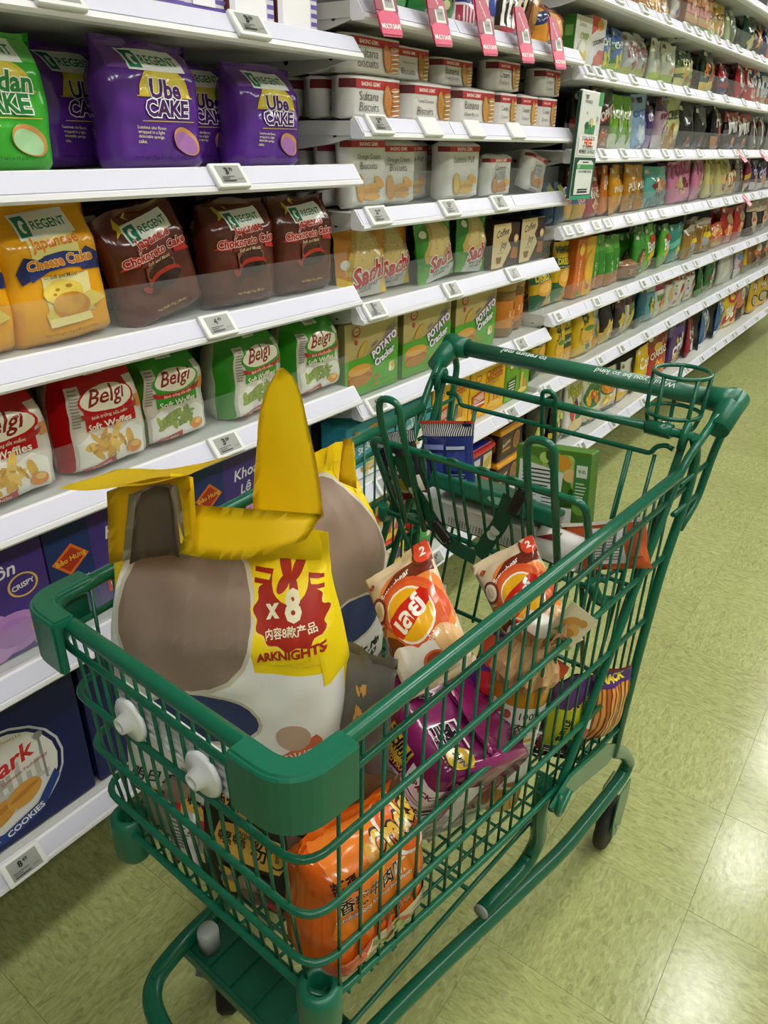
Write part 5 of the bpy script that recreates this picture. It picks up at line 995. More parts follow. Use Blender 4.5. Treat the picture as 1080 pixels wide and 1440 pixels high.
part('handle_bar', [(-.232, .915, 1.059), (.232, .915, 1.059)], .0148, GH, 20)
part('cross_bar', [(-.239, .828, 1.021), (.239, .828, 1.021)], .0072, G, 12)
# lettering on the handle, meant for whoever pushes
def hp(u, v, o):
    a = rad(22-95*v); r = .0149+o
    return Vector(((.5-u)*.46, .915+math.sin(a)*r, 1.059+math.cos(a)*r))
obj('printed_lettering', drape('printed_lettering', [T('Would you be so kind', .27, .62, .3, '#dfe8e2', .03, 0, None, .2), T('to return me?', .72, .62, .2, '#dfe8e2', .03, 0, None, .2)], .46, .03, hp, 'plastic', 1, 4), cart)
# plastic bumpers on the front corners
for s in (-1, 1):
    bm = bmesh.new()
    prof = [(.0, .958), (.014, .958), (.017, .954), (.017, .894), (.013, .890), (.006, .890), (.006, .946), (-.010, .946), (-.012, .952), (-.008, .958)]
    path = fillet([(s*.136, .014, 0), (s*.1965, .014, 0), (s*.2015, .078, 0)], .036, 8)
    rings = []
    for i, p in enumerate(path):
        a = path[max(i-1, 0)]; b = path[min(i+1, len(path)-1)]; t_ = (b-a).normalized()
        nrm = Vector((t_.y, -t_.x, 0))*(1 if s > 0 else -1)
        rings.append([bm.verts.new((p.x+nrm.x*q[0], p.y+nrm.y*q[0], q[1]-(.004*0))) for q in prof])
    for A, B in zip(rings[:-1], rings[1:]):
        for k in range(len(prof)):
            f_ = bm.faces.new((A[k], A[(k+1) % len(prof)], B[(k+1) % len(prof)], B[k]))
    bm.faces.new(rings[0]); bm.faces.new(list(reversed(rings[-1])))
    bmesh.ops.recalc_face_normals(bm, faces=bm.faces[:])
    bmesh.ops.bevel(bm, geom=[e for e in bm.edges if e.is_boundary is False and len(e.link_faces) == 2 and e.calc_face_angle(0) > .9], offset=.0022, segments=2, affect='EDGES')
    me = fin(bm, 'corner_bumper', GP)
    obj('corner_bumper', me, cart)
    # lower roller bumper
    bm = bmesh.new()
    add_lathe(bm, [(.010, .520), (.020, .522), (.0245, .532), (.0255, .588), (.023, .597), (.016, .6), (.0125, .594), (.010, .56)], 22, s*.176, .058)
    obj('lower_bumper', fin(bm, 'lower_bumper', GP), cart)
# advert holder clipped inside the front
hold = empty('advert_holder'); hold.parent = cart
bm = bmesh.new(); add_box(bm, -.092, .040, .834, .114, .0425, .882, .001)
for zz in (.834, .846, .858, .870, .879): add_box(bm, -.092, .034, zz, .114, .041, zz+.003)
for xx in (-.091, -.06, -.02, .02, .06, .095, .111): add_box(bm, xx, .034, .835, xx+.0025, .041, .881)
obj('ribbed_plate', fin(bm, 'ribbed_plate', M('#dfe1e2', 'plastic')), hold)
for xx, zz in ((-.066, .850), (.056, .852)):
    bm = bmesh.new(); add_lathe(bm, [(0, 0), (.026, 0), (.027, .003), (.024, .006), (.012, .007), (.0095, .017), (.0055, .0172), (.005, .010), (0, .010)], 24)
    for v in bm.verts: v.co = Vector((xx+v.co.x, .030-v.co.z, zz+v.co.y))
    bmesh.ops.recalc_face_normals(bm, faces=bm.faces[:])
    d_ = obj('fixing_disc', fin(bm, 'fixing_disc', M('#e4e6e6', 'plastic')), hold)
    bm = bmesh.new(); add_lathe(bm, [(0, .0), (.0045, 0), (.004, .0025), (0, .003)], 10)
    for v in bm.verts: v.co = Vector((xx+v.co.x, 0.0205-v.co.z, zz+v.co.y))
    obj('screw', fin(bm, 'screw', M('#8a8c8e', 'foil')), d_)
# rear gate with its bars
gate = empty('rear_gate'); gate.parent = cart
def gp(w, z): return (w, .60+.235*z, z)
part('gate_frame', fillet([gp(-.212, .992), gp(-.2, .996), gp(-.185, .990), gp(-.18, .978), gp(.18, .978), gp(.185, .990), gp(.2, .996), gp(.212, .992)], .012, 4), .0042, G, 8, parent=gate)
part('gate_frame', [gp(-.205, .60), gp(.205, .60)], .0042, G, 8, parent=gate)
part('gate_frame', [gp(-.215, .765), gp(.215, .765)], .0042, G, 8, parent=gate)
for k in range(10):
    w_ = -.187+k*.0415
    zt = .978 if k in (0, 1, 8, 9) else .80
    part('gate_bar', [gp(w_, zt), gp(w_, .592)], .0032, G, 6, parent=gate)
for s in (-1, 1): part('gate_bar', [gp(s*.148, .978), gp(s*.148, .80)], .0034, G, 6, parent=gate)
# child seat
seat = empty('child_seat'); seat.parent = cart
part('seat_frame', fillet([(-.186, .665, .80), (-.186, .577, .985), (.186, .577, .985), (.186, .665, .80)], .02, 5), .0058, G, 10, parent=seat)
part('seat_frame', fillet([(-.2, .635, .826), (.2, .635, .826)], .01), .0046, G, 8, parent=seat)
part('seat_frame', fillet([(-.19, .70, .806), (.19, .70, .806)], .01), .0042, G, 8, parent=seat)
part('seat_frame', [(-.2, .757, .80), (.2, .757, .80)], .0042, G, 8, parent=seat)
for s in (-1, 1):
    part('seat_loop', fillet([(s*.144, .622, .828), (s*.146, .552, 1.03), (s*.146, .545, 1.07), (s*.106, .545, 1.07), (s*.106, .552, 1.03), (s*.102, .62, .828)], .024, 6), .0056, G, 10, parent=seat)
    part('seat_arm', fillet([(s*.178, .635, .826), (s*.178, .70, .80), (s*.178, .765, .79)], .02), .0036, G, 8, parent=seat)
    part('seat_arm', fillet([(s*.193, .622, .845), (s*.205, .635, .81), (s*.215, .66, .80)], .01), .009, G, 8, parent=seat)
    part('seat_stay', [(s*.175, .64, .822), (s*.165, .735, .60)], .0042, G, 8, parent=seat)
for k, w_ in enumerate((-.075, -.027, .027, .075)):
    part('seat_wire', fillet([(w_-.01, .631, .822), (w_-.01, .575, .992), (w_+.01, .575, .992), (w_+.01, .631, .822)], .0098, 5), .0028, G, 6, parent=seat)
part('seat_loop', fillet([(.012, .845, .91), (.012, .822, 1.02), (.012, .815, 1.045), (-.012, .815, 1.045), (-.012, .822, 1.02), (-.012, .845, .91)], .012, 5), .004, G, 8, parent=seat)
bm = bmesh.new(); add_box(bm, -.118, 0, -.012, .118, .012, .014, .004, 0, 2); add_box(bm, -.10, .01, -.006, .10, .11, .004, .002)
fl_ = obj('leg_flap', fin(bm, 'leg_flap', M('#10604a', 'plastic')), seat, (-.004, .652, .905), (rad(-14), 0, rad(-1.5)))
bm = bmesh.new(); r_ = bmesh.ops.create_circle(bm, cap_ends=True, radius=1, segments=18)
for v in r_['verts']: v.co = Vector((.02+v.co.x*.022, -.0004, .002+v.co.y*.006))
obj('maker_mark', fin(bm, 'maker_mark', M('#7fae98', 'plastic')), fl_)['label'] = 'pale oval mark'
# seat belt: webbing with white printed discs and a black buckle
def ribbon(name, pts, wid, mat, parent, nrm=Vector((0, -1, 0))):
    bm = bmesh.new(); P = fillet(pts, .02, 4); prev = None
    for i, p in enumerate(P):
        t_ = (P[min(i+1, len(P)-1)]-P[max(i-1, 0)]).normalized(); sd = t_.cross(nrm).normalized()*wid/2
        nn = sd.cross(t_).normalized()*.0008
        q = [bm.verts.new(p+sd+nn), bm.verts.new(p-sd+nn), bm.verts.new(p-sd-nn), bm.verts.new(p+sd-nn)]
        if prev:
            for k in range(4): bm.faces.new((prev[k], prev[(k+1) % 4], q[(k+1) % 4], q[k]))
        prev = q
    bmesh.ops.recalc_face_normals(bm, faces=bm.faces[:])
    return obj(name, fin(bm, name, mat), parent)
BELT = M('#1d4f3a', 'matte')
belts = [[(-.135, .585, .965), (-.118, .59, .925), (-.10, .61, .88), (-.075, .622, .835)], [(.07, .585, .955), (.05, .60, .90), (.02, .618, .85), (.005, .622, .815)], [(.0, .62, .812), (-.05, .618, .82), (-.085, .624, .835)]]
for k, bp_ in enumerate(belts):
    rb = ribbon('seat_belt', [Vector(p) for p in bp_], .026, BELT, seat)
    bm = bmesh.new()
    a, b = Vector(bp_[0]), Vector(bp_[-1])
    for q in (.35, .6):
        c_ = a.lerp(b, q) if k < 2 else a.lerp(b, q)
        base_ = Vector(bp_[1]).lerp(Vector(bp_[2]), q)
        r_ = bmesh.ops.create_circle(bm, cap_ends=True, radius=.0085, segments=14)
        for v in r_['verts']: v.co = Vector((base_.x+v.co.x, base_.y-.0022, base_.z+v.co.y))
    obj('belt_mark', fin(bm, 'belt_mark', M('#b9c9c0', 'matte')), rb)
for p in ((-.062, .612, .842), (.085, .578, .955)):
    bm = bmesh.new(); add_box(bm, -.019, -.006, -.009, .019, .004, .009, .003, 0, 2); add_box(bm, -.024, -.003, -.004, .024, .002, .004, .0015)
    obj('buckle', fin(bm, 'buckle', M('#151615', 'plastic')), seat, p, (0, rad(40 if p[0] < 0 else -70), 0))
# cup holder of bent wire
cup = empty('cup_holder'); cup.parent = cart
def ring(cx, cy, z, r, n=26): return [(cx+r*math.cos(2*PI*k/n), cy+r*math.sin(2*PI*k/n), z) for k in range(n)]
CXp, CYp = .189, .873
part('ring', ring(CXp, CYp+.008, 1.10, .0425), .0034, G, 8, True, cup)
part('ring', ring(CXp, CYp, 1.038, .041), .0034, G, 8, True, cup)
for a in (200, 250, 320, 20, 110):
    c_, s_ = math.cos(rad(a)), math.sin(rad(a))
    part('strut', fillet([(CXp+.0425*c_, CYp+.008+.0425*s_, 1.10), (CXp+.041*c_, CYp+.041*s_, 1.038), (CXp+.034*c_, CYp+.034*s_, 1.012), (CXp+.015*c_, CYp+.0-.025+.01*s_, 1.010)], .008), .0034, G, 8, False, cup)
bm = bmesh.new(); add_tube(bm, [(.166, .828, 1.021), (.206, .828, 1.021)], .0115, 14); add_box(bm, .168, .828, 1.008, .204, .85, 1.014, .001)
obj('clamp', fin(bm, 'clamp', G), cup)
bm = bmesh.new(); add_lathe(bm, [(0, 1.0325), (.004, 1.0325), (.0035, 1.035), (0, 1.0355)], 10, .19, .828); obj('screw', fin(bm, 'screw', M('#a8aaac', 'foil')), cup)
# chassis: one bent tube from the rear castors round the front
cp = [(.215, .70, .438), (.215, .80, .392), (.2155, .925, .290), (.2155, .975, .222), (.213, .945, .197), (.2115, .853, .206), (.205, .68, .222), (.17, .365, .272), (.158, .23, .295), (.15, .10, .312), (.13, .012, .318), (.06, -.012, .318)]
pts = cp+[(-x, y, z) for x, y, z in reversed(cp)]
part('chassis_tube', fillet(pts, .06, 6), .0138, G, 14)
for s in (-1, 1):
    part('chassis_post', fillet([(s*.205, .545, .515), (s*.2, .545, .45), (s*.197, .572, .345), (s*.188, .545, .298), (s*.176, .432, .300)], .045, 6), .0135, G, 14)
    bm = bmesh.new(); add_lathe(bm, [(0, 0), (.0128, 0), (.0128, .004), (0, .005)], 16)
    for v in bm.verts: v.co = Vector((s*.1758+v.co.x, .4315-v.co.z, .300+v.co.y))
    bmesh.ops.recalc_face_normals(bm, faces=bm.faces[:])
    obj('end_cap', fin(bm, 'end_cap', M('#9ba29f', 'plastic')), cart)
    # side plate under the basket
    bm = bmesh.new(); add_prism(bm, [(.49, .530), (.55, .545), (.70, .498), (.765, .452), (.772, .432), (.73, .43), (.56, .498), (.50, .512)], 'x', s*.236, s*.241)
    obj('side_plate', fin(bm, 'side_plate', M('#2c6a4e', 'paint')), cart)
    part('side_hook', fillet([(s*.243, .55, .52), (s*.244, .515, .495), (s*.244, .505, .515), (s*.243, .515, .54)], .012), .005, G, 8)
    part('tray_loop', fillet([(s*.19, .70, .36), (s*.19, .80, .34), (s*.19, .83, .37), (s*.19, .80, .41), (s*.19, .72, .41)], .025, 5), .0042, G, 8)
    part('lower_rod', fillet([(s*.125, .02, .335), (s*.14, .15, .345), (s*.165, .40, .375), (s*.195, .72, .40)], .03), .004, G, 8)
    # rear castor
    cs = empty('rear_castor'); cs.parent = cart; cs.location = (s*.209, .945, 0)
    bm = bmesh.new(); add_lathe(bm, [(.018, -.011), (.045, -.0125), (.058, -.0115), (.0625, -.006), (.0625, .006), (.058, .0115), (.045, .0125), (.018, .011)], 28)
    for v in bm.verts: v.co = Vector((v.co.z, v.co.x, .0625+v.co.y))
    bmesh.ops.recalc_face_normals(bm, faces=bm.faces[:])
    obj('tyre', fin(bm, 'tyre', M('#2b2a28', 'rubber')), cs)
    bm = bmesh.new(); add_lathe(bm, [(0, -.013), (.018, -.012), (.02, 0), (.018, .012), (0, .013)], 16)
    for v in bm.verts: v.co = Vector((v.co.z, v.co.x, .0625+v.co.y))
    obj('hub', fin(bm, 'hub', M('#77797a', 'plastic')), cs)
    for d in (-1, 1):
        bm = bmesh.new(); add_prism(bm, [(-.03, .185), (.028, .185), (.036, .12), (.026, .05), (0, .037), (-.024, .05), (-.034, .10)], 'x', d*.0165, d*.0195)
        obj('fork', fin(bm, 'fork', M('#2c6a4e', 'paint')), cs)
    bm = bmesh.new(); add_lathe(bm, [(0, -.022), (.005, -.022), (.005, .022), (0, .022)], 10)
    for v in bm.verts: v.co = Vector((v.co.z, v.co.x, .0625+v.co.y))
    obj('axle', fin(bm, 'axle', M('#b9bbbc', 'foil')), cs)
    # front castor, trailing
    cf = empty('front_castor'); cf.parent = cart; cf.location = (s*.118, .115, 0); cf.rotation_euler = (0, 0, s*rad(35) if s < 0 else rad(35)); cf.rotation_euler.z = rad(44)
    bm = bmesh.new(); add_lathe(bm, [(.016, -.016), (.036, -.018), (.047, -.0165), (.052, -.009), (.052, .009), (.047, .0165), (.036, .018), (.016, .016)], 28)
    for v in bm.verts: v.co = Vector((v.co.z, (.095+v.co.x), .052+v.co.y))
    bmesh.ops.recalc_face_normals(bm, faces=bm.faces[:])
    obj('tyre', fin(bm, 'tyre', M('#201f1e', 'rubber')), cf)
    for d in (-1, 1):
        bm = bmesh.new(); add_prism(bm, [(-.025, .27), (.03, .27), (.112, .10), (.108, .05), (.095, .035), (.082, .045), (.03, .17)], 'x', d*.0205, d*.023)
        obj('fork', fin(bm, 'fork', M('#8c8f90', 'plastic')), cf)
    bm = bmesh.new(); add_lathe(bm, [(0, .262), (.024, .262), (.026, .275), (.022, .29), (0, .29)], 18); obj('swivel', fin(bm, 'swivel', M('#8c8f90', 'foil')), cf)
    bm = bmesh.new(); add_lathe(bm, [(0, .30), (.0165, .30), (.0165, .336), (.0145, .341), (0, .342)], 20); obj('stem_cap', fin(bm, 'stem_cap', M('#a6a9a8', 'plastic')), cf)
# ribbed plastic tray between the front castors
bm = bmesh.new(); add_box(bm, -.145, .085, .292, .145, .165, .300, .002)
for y_ in (.082, .160): add_box(bm, -.15, y_, .290, .15, y_+.008, .312, .002)
for x_ in (-.15, -.095, -.048, 0, .048, .095, .142): add_box(bm, x_, .085, .298, x_+.004, .165, .308)
obj('ribbed_tray', fin(bm, 'ribbed_tray', M('#0f523d', 'plastic')), cart)
part('cross_tube', [(-.2, .70, .36), (.2, .70, .36)], .0042, G, 8)
part('cross_tube', [(-.165, .40, .376), (.165, .40, .376)], .004, G, 8)

# ---------------------------------------------------------------- what lies in the trolley
def frame(BL, X, Z, w, world=True):
    """bottom-left corner and the two edge directions, in the trolley's frame -> world matrix with the origin at the bottom middle"""
    X = Vector(X).normalized(); Z = Vector(Z); Z = (Z-X*Z.dot(X)).normalized(); Y = Z.cross(X)
    o = Vector(BL)+X*w/2
    Mx = Matrix(((X.x, Y.x, Z.x, o.x), (X.y, Y.y, Z.y, o.y), (X.z, Y.z, Z.z, o.z), (0, 0, 0, 1)))
    return Matrix.Translation(O3) @ Matrix.Rotation(-TH, 4, 'Z') @ Mx
def put(o, BL, X, Z, w): o.matrix_world = frame(BL, X, Z, w); return o
def bag(name, label, cat, des, style, w, h, t, BL, X, Z, seed=3, kind='film', nx=16, nz=20, wr=.006, mat=None, base=None, **kw):
    pc = Pouch(w, h, t, style, seed, wr, nx, nz, **kw)
    b, items = D[des] if des else (base, [])
    o = obj(name, pc.mesh(name, mat or M(b, kind))); tag(o, label, cat)
    if items: obj('printed_front', drape('printed_front', items, w, h, pc.P, kind, nx, nz, .0009, .00018), o)
    put(o, BL, X, Z, w)
    return o, pc
# two big yellow and white gift bags
YEL, YEL2, PAPER, TAUPE = '#f8d812', '#f3cb1c', '#f0efec', '#8f7a6b'
def checks(x0, y0, x1, y1, n, m, c):
    return [R(x0+(x1-x0)*i/n, y0+(y1-y0)*j/m, x0+(x1-x0)*(i+1)/n, y0+(y1-y0)*(j+1)/m, c) for i in range(n) for j in range(m) if (i+j) % 2]
def wavy(cx, cy, rx, ry, c, n=12, amp=.06, rot=0):
    pts = []
    for k in range(n*6):
        a = 2*PI*k/(n*6); q = 1+amp*math.cos(n*a); pts.append((cx+rx*q*math.cos(a), cy+ry*q*math.sin(a)))
    return ('p', pts, c)
def clover(cx, cy, s, asp, c):
    o = []
    for a, r_ in ((135, 1), (45, 1.0), (215, .85), (300, .9)):
        x, y = math.cos(rad(a)), math.sin(rad(a))
        o.append(E(cx+x*s*.62*r_, cy+y*s*.62*r_*asp, s*.55*r_, s*.40*asp*r_, c, a))
    return o
BADGE = '#a8291c'
art = [R(0, 0, 1, 1, PAPER), R(0, .62, 1, 1, YEL)] + checks(0, .62, 1, 1, 9, 5, YEL2) + [R(.93, 0, 1, 1, YEL), R(0, 0, .05, .3, YEL), R(0, 0, 1, .10, YEL),
    Pg(PAPER, (.0, .56), (.06, .84), (.3, .98), (.56, .9), (.62, .6), (.66, .5), (.92, .56), (.92, .1), (0, .1)),
    Pg(YEL, (.60, .66), (.60, .95), (.93, .95), (.93, .72), (.84, .64), (.70, .62))] + [
    E(.34, .73, .285, .25, '#cfc8b6'), E(.34, .73, .268, .235, TAUPE), E(.40, .40, .24, .10, '#cfc8b6'), E(.40, .40, .225, .088, '#33406a')] + [
    wavy(.765, .765, .155, .098, '#f2d84a'), wavy(.765, .765, .145, .090, BADGE), R(.61, .842, .91, .853, BADGE), R(.61, .82, .91, .830, BADGE), E(.765, .838, .08, .055, YEL)] + clover(.765, .842, .066, .74, BADGE) + [
    T('x', .70, .765, .06, '#f0e6c4', .08, 8), T('8', .785, .782, .068, '#f0e6c4', .08, 8), T('内容8款产品', .775, .722, .2, '#f0e6c4', .03, 10),
    T('ARKNIGHTS', .765, .662, .27, BADGE, .08, 10, None, .2),
    Pg('#d9714a', (.66, .23), (.86, .30), (.86, .36), (.84, .38), (.66, .28)), T('阿米娅', .765, .298, .17, '#f2ece6', .05, 16), E(.755, .37, .065, .045, '#bfa48e'),
    T('明日方舟', .22, .15, .3, '#1b1917', .03, 0, None, .3), T('佳', .62, .12, .08, '#b02a24', .05), Pg('#6e1c1c', (.06, .06), (.4, .05), (.8, .06), (.8, .105), (.5, .10), (.06, .09)), T('ENJOY THE PLAY!', .5, .08, .4, '#efe6dc', .06, 1), Pg('#8a2422', (.1, .0), (.8, .0), (.75, .05), (.1, .05)),
    E(.88, .1, .03, .03, '#f0ece2'), T('福袋', .88, .06, .08, '#6e1c1c', .04)]
def stretch(it, k=1.07):
    if it[0] == 'p':
        if max(x for x, y in it[1]) >= .95 or (min(x for x, y in it[1]) <= 0 and max(x for x, y in it[1]) < .06): return it
        return ('p', [(min(x*k, .985), min(y*1.05, .995)) for x, y in it[1]], it[2])
    _, t_, x, y, w, *r = it
    return ('t', t_, x*k, y*1.05, w*k, *r)
art = [stretch(q) for q in art]
D['giftbag'] = (YEL, art)
BX, BY, BP = Vector((.86, .51, 0)).normalized(), Vector((-.51, .86, 0)).normalized(), Vector((-.165, .055, .64))
def bpt(a, b, c=0): return BP+BX*a-BY*c+Vector((0, 0, b))
bg1, pc1 = bag('gift_bag', 'big white and yellow gift bag at the front of the trolley', 'gift bag', 'giftbag', 'block', .293, .388, .115, bpt(-.004, -.003, -.050), BX, (0, 0, 1), 31, 'satin', 20, 26, .010, ft=.10, top=.84)
YM, YM2 = M('#fbdc1a', 'satin'), M('#f5cf1c', 'satin')
def sheet(name, quad, mat, parent, n=10, m=3, bulge=.0, curl=None, thick=.0012, tip=0, waist=0):
    """curved thin sheet over four corners (in the trolley's frame), with real thickness"""
    A, B, C_, D_ = [Vector(q) for q in quad]
    nn = (B-A).cross(D_-A).normalized(); bm = bmesh.new(); V = []
    for i in range(n+1):
        r_ = []
        for j in range(m+1):
            u, v = i/n, j/m
            if tip and v > 1-tip: u = .5+(u-.5)*math.sqrt(max(.02, 1-((v-1+tip)/tip)**2))
            if waist: u = .5+(u-.5)*(1-waist*math.sin(PI*min(v*1.6, 1)))
            p = (A*(1-u)+B*u)*(1-v)+(D_*(1-u)+C_*u)*v
            p = p+nn*(bulge*math.sin(PI*u)+noise.noise(Vector((u*3, v*2, A.x*30)))*.003)
            if curl: p = p+Vector(curl)*(math.sin(PI*u)*(1-v))
            r_.append(bm.verts.new(p))
        V.append(r_)
    fs = []
    for i in range(n):
        for j in range(m):
            f_ = bm.faces.new((V[i][j], V[i+1][j], V[i+1][j+1], V[i][j+1])); f_.smooth = True; fs.append(f_)
    bmesh.ops.solidify(bm, geom=fs, thickness=thick)
    me = fin(bm, name, mat)
    o = obj(name, me); o.parent = parent
    o.matrix_parent_inverse = parent.matrix_basis.inverted() @ (Matrix.Translation(O3) @ Matrix.Rotation(-TH, 4, 'Z'))
    return o
fe = Vector((-.037, .09, -.017))
sheet('folded_ear', [bpt(.136, .472), bpt(-.008, .445), bpt(-.008, .445)+fe, bpt(.136, .472)+fe*.95], YM, bg1, 14, 4, .006)['label'] = 'yellow ear flap folded over to the left'
sheet('ear_panel', [bpt(.022, .345, -.02), bpt(.128, .375, -.012), bpt(.136, .47), bpt(.045, .446)], YM2, bg1, 8, 6, -.010)['label'] = 'yellow upright part of the ear'
sheet('printed_band', [bpt(.040, .352, -.016), bpt(.122, .372, -.008), bpt(.126, .462, .006), bpt(.072, .448, .006)], M('#d9d2c2', 'satin'), bg1, 8, 6, -.009, thick=.0006)['label'] = 'cream border of the brown band'
sheet('printed_band', [bpt(.050, .352, -.013), bpt(.112, .370, -.006), bpt(.118, .460, .009), bpt(.082, .450, .009)], M(TAUPE, 'satin'), bg1, 8, 6, -.009, thick=.0006)['label'] = 'plain brown band up the ear'
sheet('ear_edge', [bpt(.112, .468, -.01), bpt(.142, .469, .004), bpt(.139, .385, .006), bpt(.118, .392, 0)], YM, bg1, 6, 4, .006)
sheet('open_hem', [bpt(.118, .384, .006), bpt(.252, .405, -.008), bpt(.264, .424, -.03), bpt(.128, .428, -.02)], YM, bg1, 12, 4, .010, (0, 0, -.016))['label'] = 'yellow hem curling outwards'
art2 = [R(0, 0, 1, 1, PAPER), R(0, .62, 1, 1, YEL)] + checks(0, .62, 1, 1, 8, 7, YEL2) + [R(0, 0, .12, 1, YEL), Pg('#e4e3e0', (.12, .1), (.12, .6), (.3, .75), (.9, .75), (1, .6), (1, .1)), R(0, 0, 1, .2, YEL),
    E(.52, .68, .42, .25, '#cfc8b6'), E(.52, .68, .40, .235, TAUPE), E(.62, .43, .26, .09, '#cfc8b6'), E(.62, .43, .24, .08, '#33406a'), T('明日方舟', .6, .27, .56, '#1b1917', .05, 8, None, .3), Pg('#6e1c1c', (.45, .1), (.95, .18), (.95, .23), (.5, .19)), E(.06, .3, .05, .04, BADGE)]
D['giftbag2'] = (YEL, art2)
bg2, pc2 = bag('gift_bag', 'second white and yellow gift bag, behind the first with its ear standing up', 'gift bag', 'giftbag2', 'block', .24, .445, .12, (-.128, .236, .60), (.06, 1, -.06), (-.02, .05, 1), 33, 'satin', 16, 24, .01, ft=.12, top=.62)
sheet('standing_ear', [(-.090, .240, .97), (-.055, .325, .985), (-.066, .298, 1.192), (-.088, .258, 1.178)], YM, bg2, 10, 14, .012, tip=.34, waist=-.08)['label'] = 'yellow ear flap standing upright'
sheet('standing_ear', [(-.06, .36, 1.02), (-.055, .39, 1.0), (-.06, .385, 1.075), (-.062, .372, 1.075)], YM2, bg2, 6, 5, .006)
# crisps, noodles and the rest
bag('crisp_bag', 'cream crisp bag with orange round logo leaning beside the second gift bag', 'crisp bag', 'lays', 'pillow', .112, .178, .055, (.100, .305, .780), (.66, .39, .64), (-.79, .38, .48), 41, 'film', 16, 20, .004)
bag('crisp_bag', 'cream crisp bag with orange round logo lying on the purple noodles near the handle end', 'crisp bag', 'lays', 'pillow', .10, .165, .05, (.172, .458, .772), (.66, .5, .55), (-.86, .3, .42), 42, 'film', 16, 20, .004)
nb, npc = bag('noodle_pack', 'orange multipack of instant noodles near the front corner of the trolley', 'noodle pack', 'orangebag', 'block', .165, .165, .10, (.146, .066, .586), (.08, 1, -.12), (-.14, .10, 1), 44, 'film', 18, 18, .006, ft=.12)
# purple four pack
pc = Pouch(.17, .185, .18, 'brick', 47, .007, 16, 16, e0=.10)
shin = obj('noodle_pack', pc.mesh('noodle_pack', M('#7c1a57', 'film'))); tag(shin, 'purple four pack of instant noodles with nutrition panel', 'noodle pack')
put(shin, (.000, .352, .618), (.896, -.31, -.314), (.28, .28, .91), .17)
lab = [R(0, 0, 1, .70, '#d9cdd2'), R(0, .58, 1, .74, '#7c1a57'), T('辛', .12, .80, .22, '#16101a', .08, 0, '#e9dfe6', 0, .04), T('RAMYUN', .16, .70, .24, '#e9dfe6', .03), R(.36, .64, .66, .8, '#d9b02c'), T('SHIN', .51, .755, .26, '#2a1420', .08), T('RAMYUN', .51, .70, .28, '#2a1420', .06), T('TONKOTSU', .51, .62, .3, '#e6c23a', .05), Pg('#e9e0e6', (.70, .60), (1, .58), (1, .74), (.7, .76)), T('4 PACKS', .85, .67, .26, '#7c1a57', .08),
    R(.5, .06, .98, .56, '#ece5e6'), R(.5, .06, .505, .56, '#2a2226'), R(.5, .555, .98, .56, '#2a2226'), T('Nutrition Facts', .74, .515, .44, '#1d181a', .06), R(.52, .46, .96, .475, '#1d181a'), T('260', .62, .36, .1, '#1d181a', .05), T('520', .88, .36, .1, '#1d181a', .05), R(.52, .39, .96, .395, '#1d181a')] + lines(.52, .09, .96, .33, 8, '#4a4246', .25, 4) + lines(.02, .24, .46, .55, 16, '#5a5054', .45, 5) + barcode(.05, .1, .34, .22, '#2a2226', 16) + [T('MADE IN USA', .2, .05, .3, '#4a4246', .02)]
obj('nutrition_panel', drape('nutrition_panel', lab, .17, .185, pc.P, 'film', 16, 16, .0009, .00018), shin)
topf = lambda u, v, o: pc.P(u, .905+.09*v, 0)+Vector((0, -o*.4, .0016+o*1.5))
obj('printed_back', drape('printed_back', [R(.56, .2, .575, .75, '#e9dfe6'), R(.56, .2, .82, .23, '#e9dfe6'), R(.56, .72, .82, .75, '#e9dfe6'), T('辛', .67, .48, .2, '#16101a', .08, 0, '#e9dfe6', 0, .05), E(.87, .5, .09, .2, '#d9b02c'), T('SHIN', .87, .5, .13, '#2a1420', .07), R(.1, .4, .22, .55, '#e9dfe6'), T('$BA', .16, .47, .09, '#2a1420', .05), T('辛', .32, .6, .1, '#16101a', .05, 0, '#e9dfe6', 0, .04)], .17, .09, topf, 'film', 16, 6), shin)
sidef = lambda u, v, o: Vector((.0855+o-.004*abs(2*v-1), -.07+u*.14, .02+v*.14))
obj('printed_side', drape('printed_side', [R(0, 0, 1, .4, '#cfc4c4'), Pg('#8f2766', (0, .4), (.2, .4), (.22, .9), (0, 1))]+lines(.1, .05, .9, .36, 7, '#6a6064', .4, 3), .14, .14, sidef, 'film', 6, 6), shin)
fold = Pouch(.15, .03, .004, 'pillow', 9, .004, 14, 5)
obj('sealed_fin', fold.mesh('sealed_fin', M('#86215f', 'film')), shin, (0, .012, .184), (rad(80), 0, 0))
# black pouches of rice noodles against the front wires
b1, p1 = bag('rice_noodle_pouch', 'black pouch of rice noodles against the front wires, lower of two', 'noodle pack', 'riceblack', 'stand', .185, .115, .03, (-.032, .066, .583), (.95, .28, .0), (-.05, .16, .95), 51, 'satin', 16, 14, .004)
obj('foil_edge', drape('foil_edge', [R(.80, .02, 1, .98, '#c9cbce')], .185, .115, lambda u, v, o: p1.P(u, v, o+.002), 'foil', 16, 14), b1)['label'] = 'bare silver end of the pouch'
b2, p2 = bag('rice_noodle_pouch', 'brown and red pouch of rice noodles on top of the black one', 'noodle pack', 'ricebrown', 'stand', .215, .085, .03, (-.082, .060, .632), (.82, .57, .02), (-.22, .34, .86), 52, 'satin', 16, 14, .004)
bm = bmesh.new()
o = sheet('foil_tail', [(.078, .158, .688), (.118, .178, .672), (.124, .15, .602), (.088, .138, .612)], M('#c9cbce', 'foil'), b2, 8, 6, .01)
bag('noodle_bowl_bag', 'white and orange pack low at the front left', 'snack bag', None, 'pillow', .07, .12, .03, (-.088, .085, .578), (1, .15, .1), (-.1, .1, 1), 53, 'satin', 10, 12, .003, base='#d8d2cb')
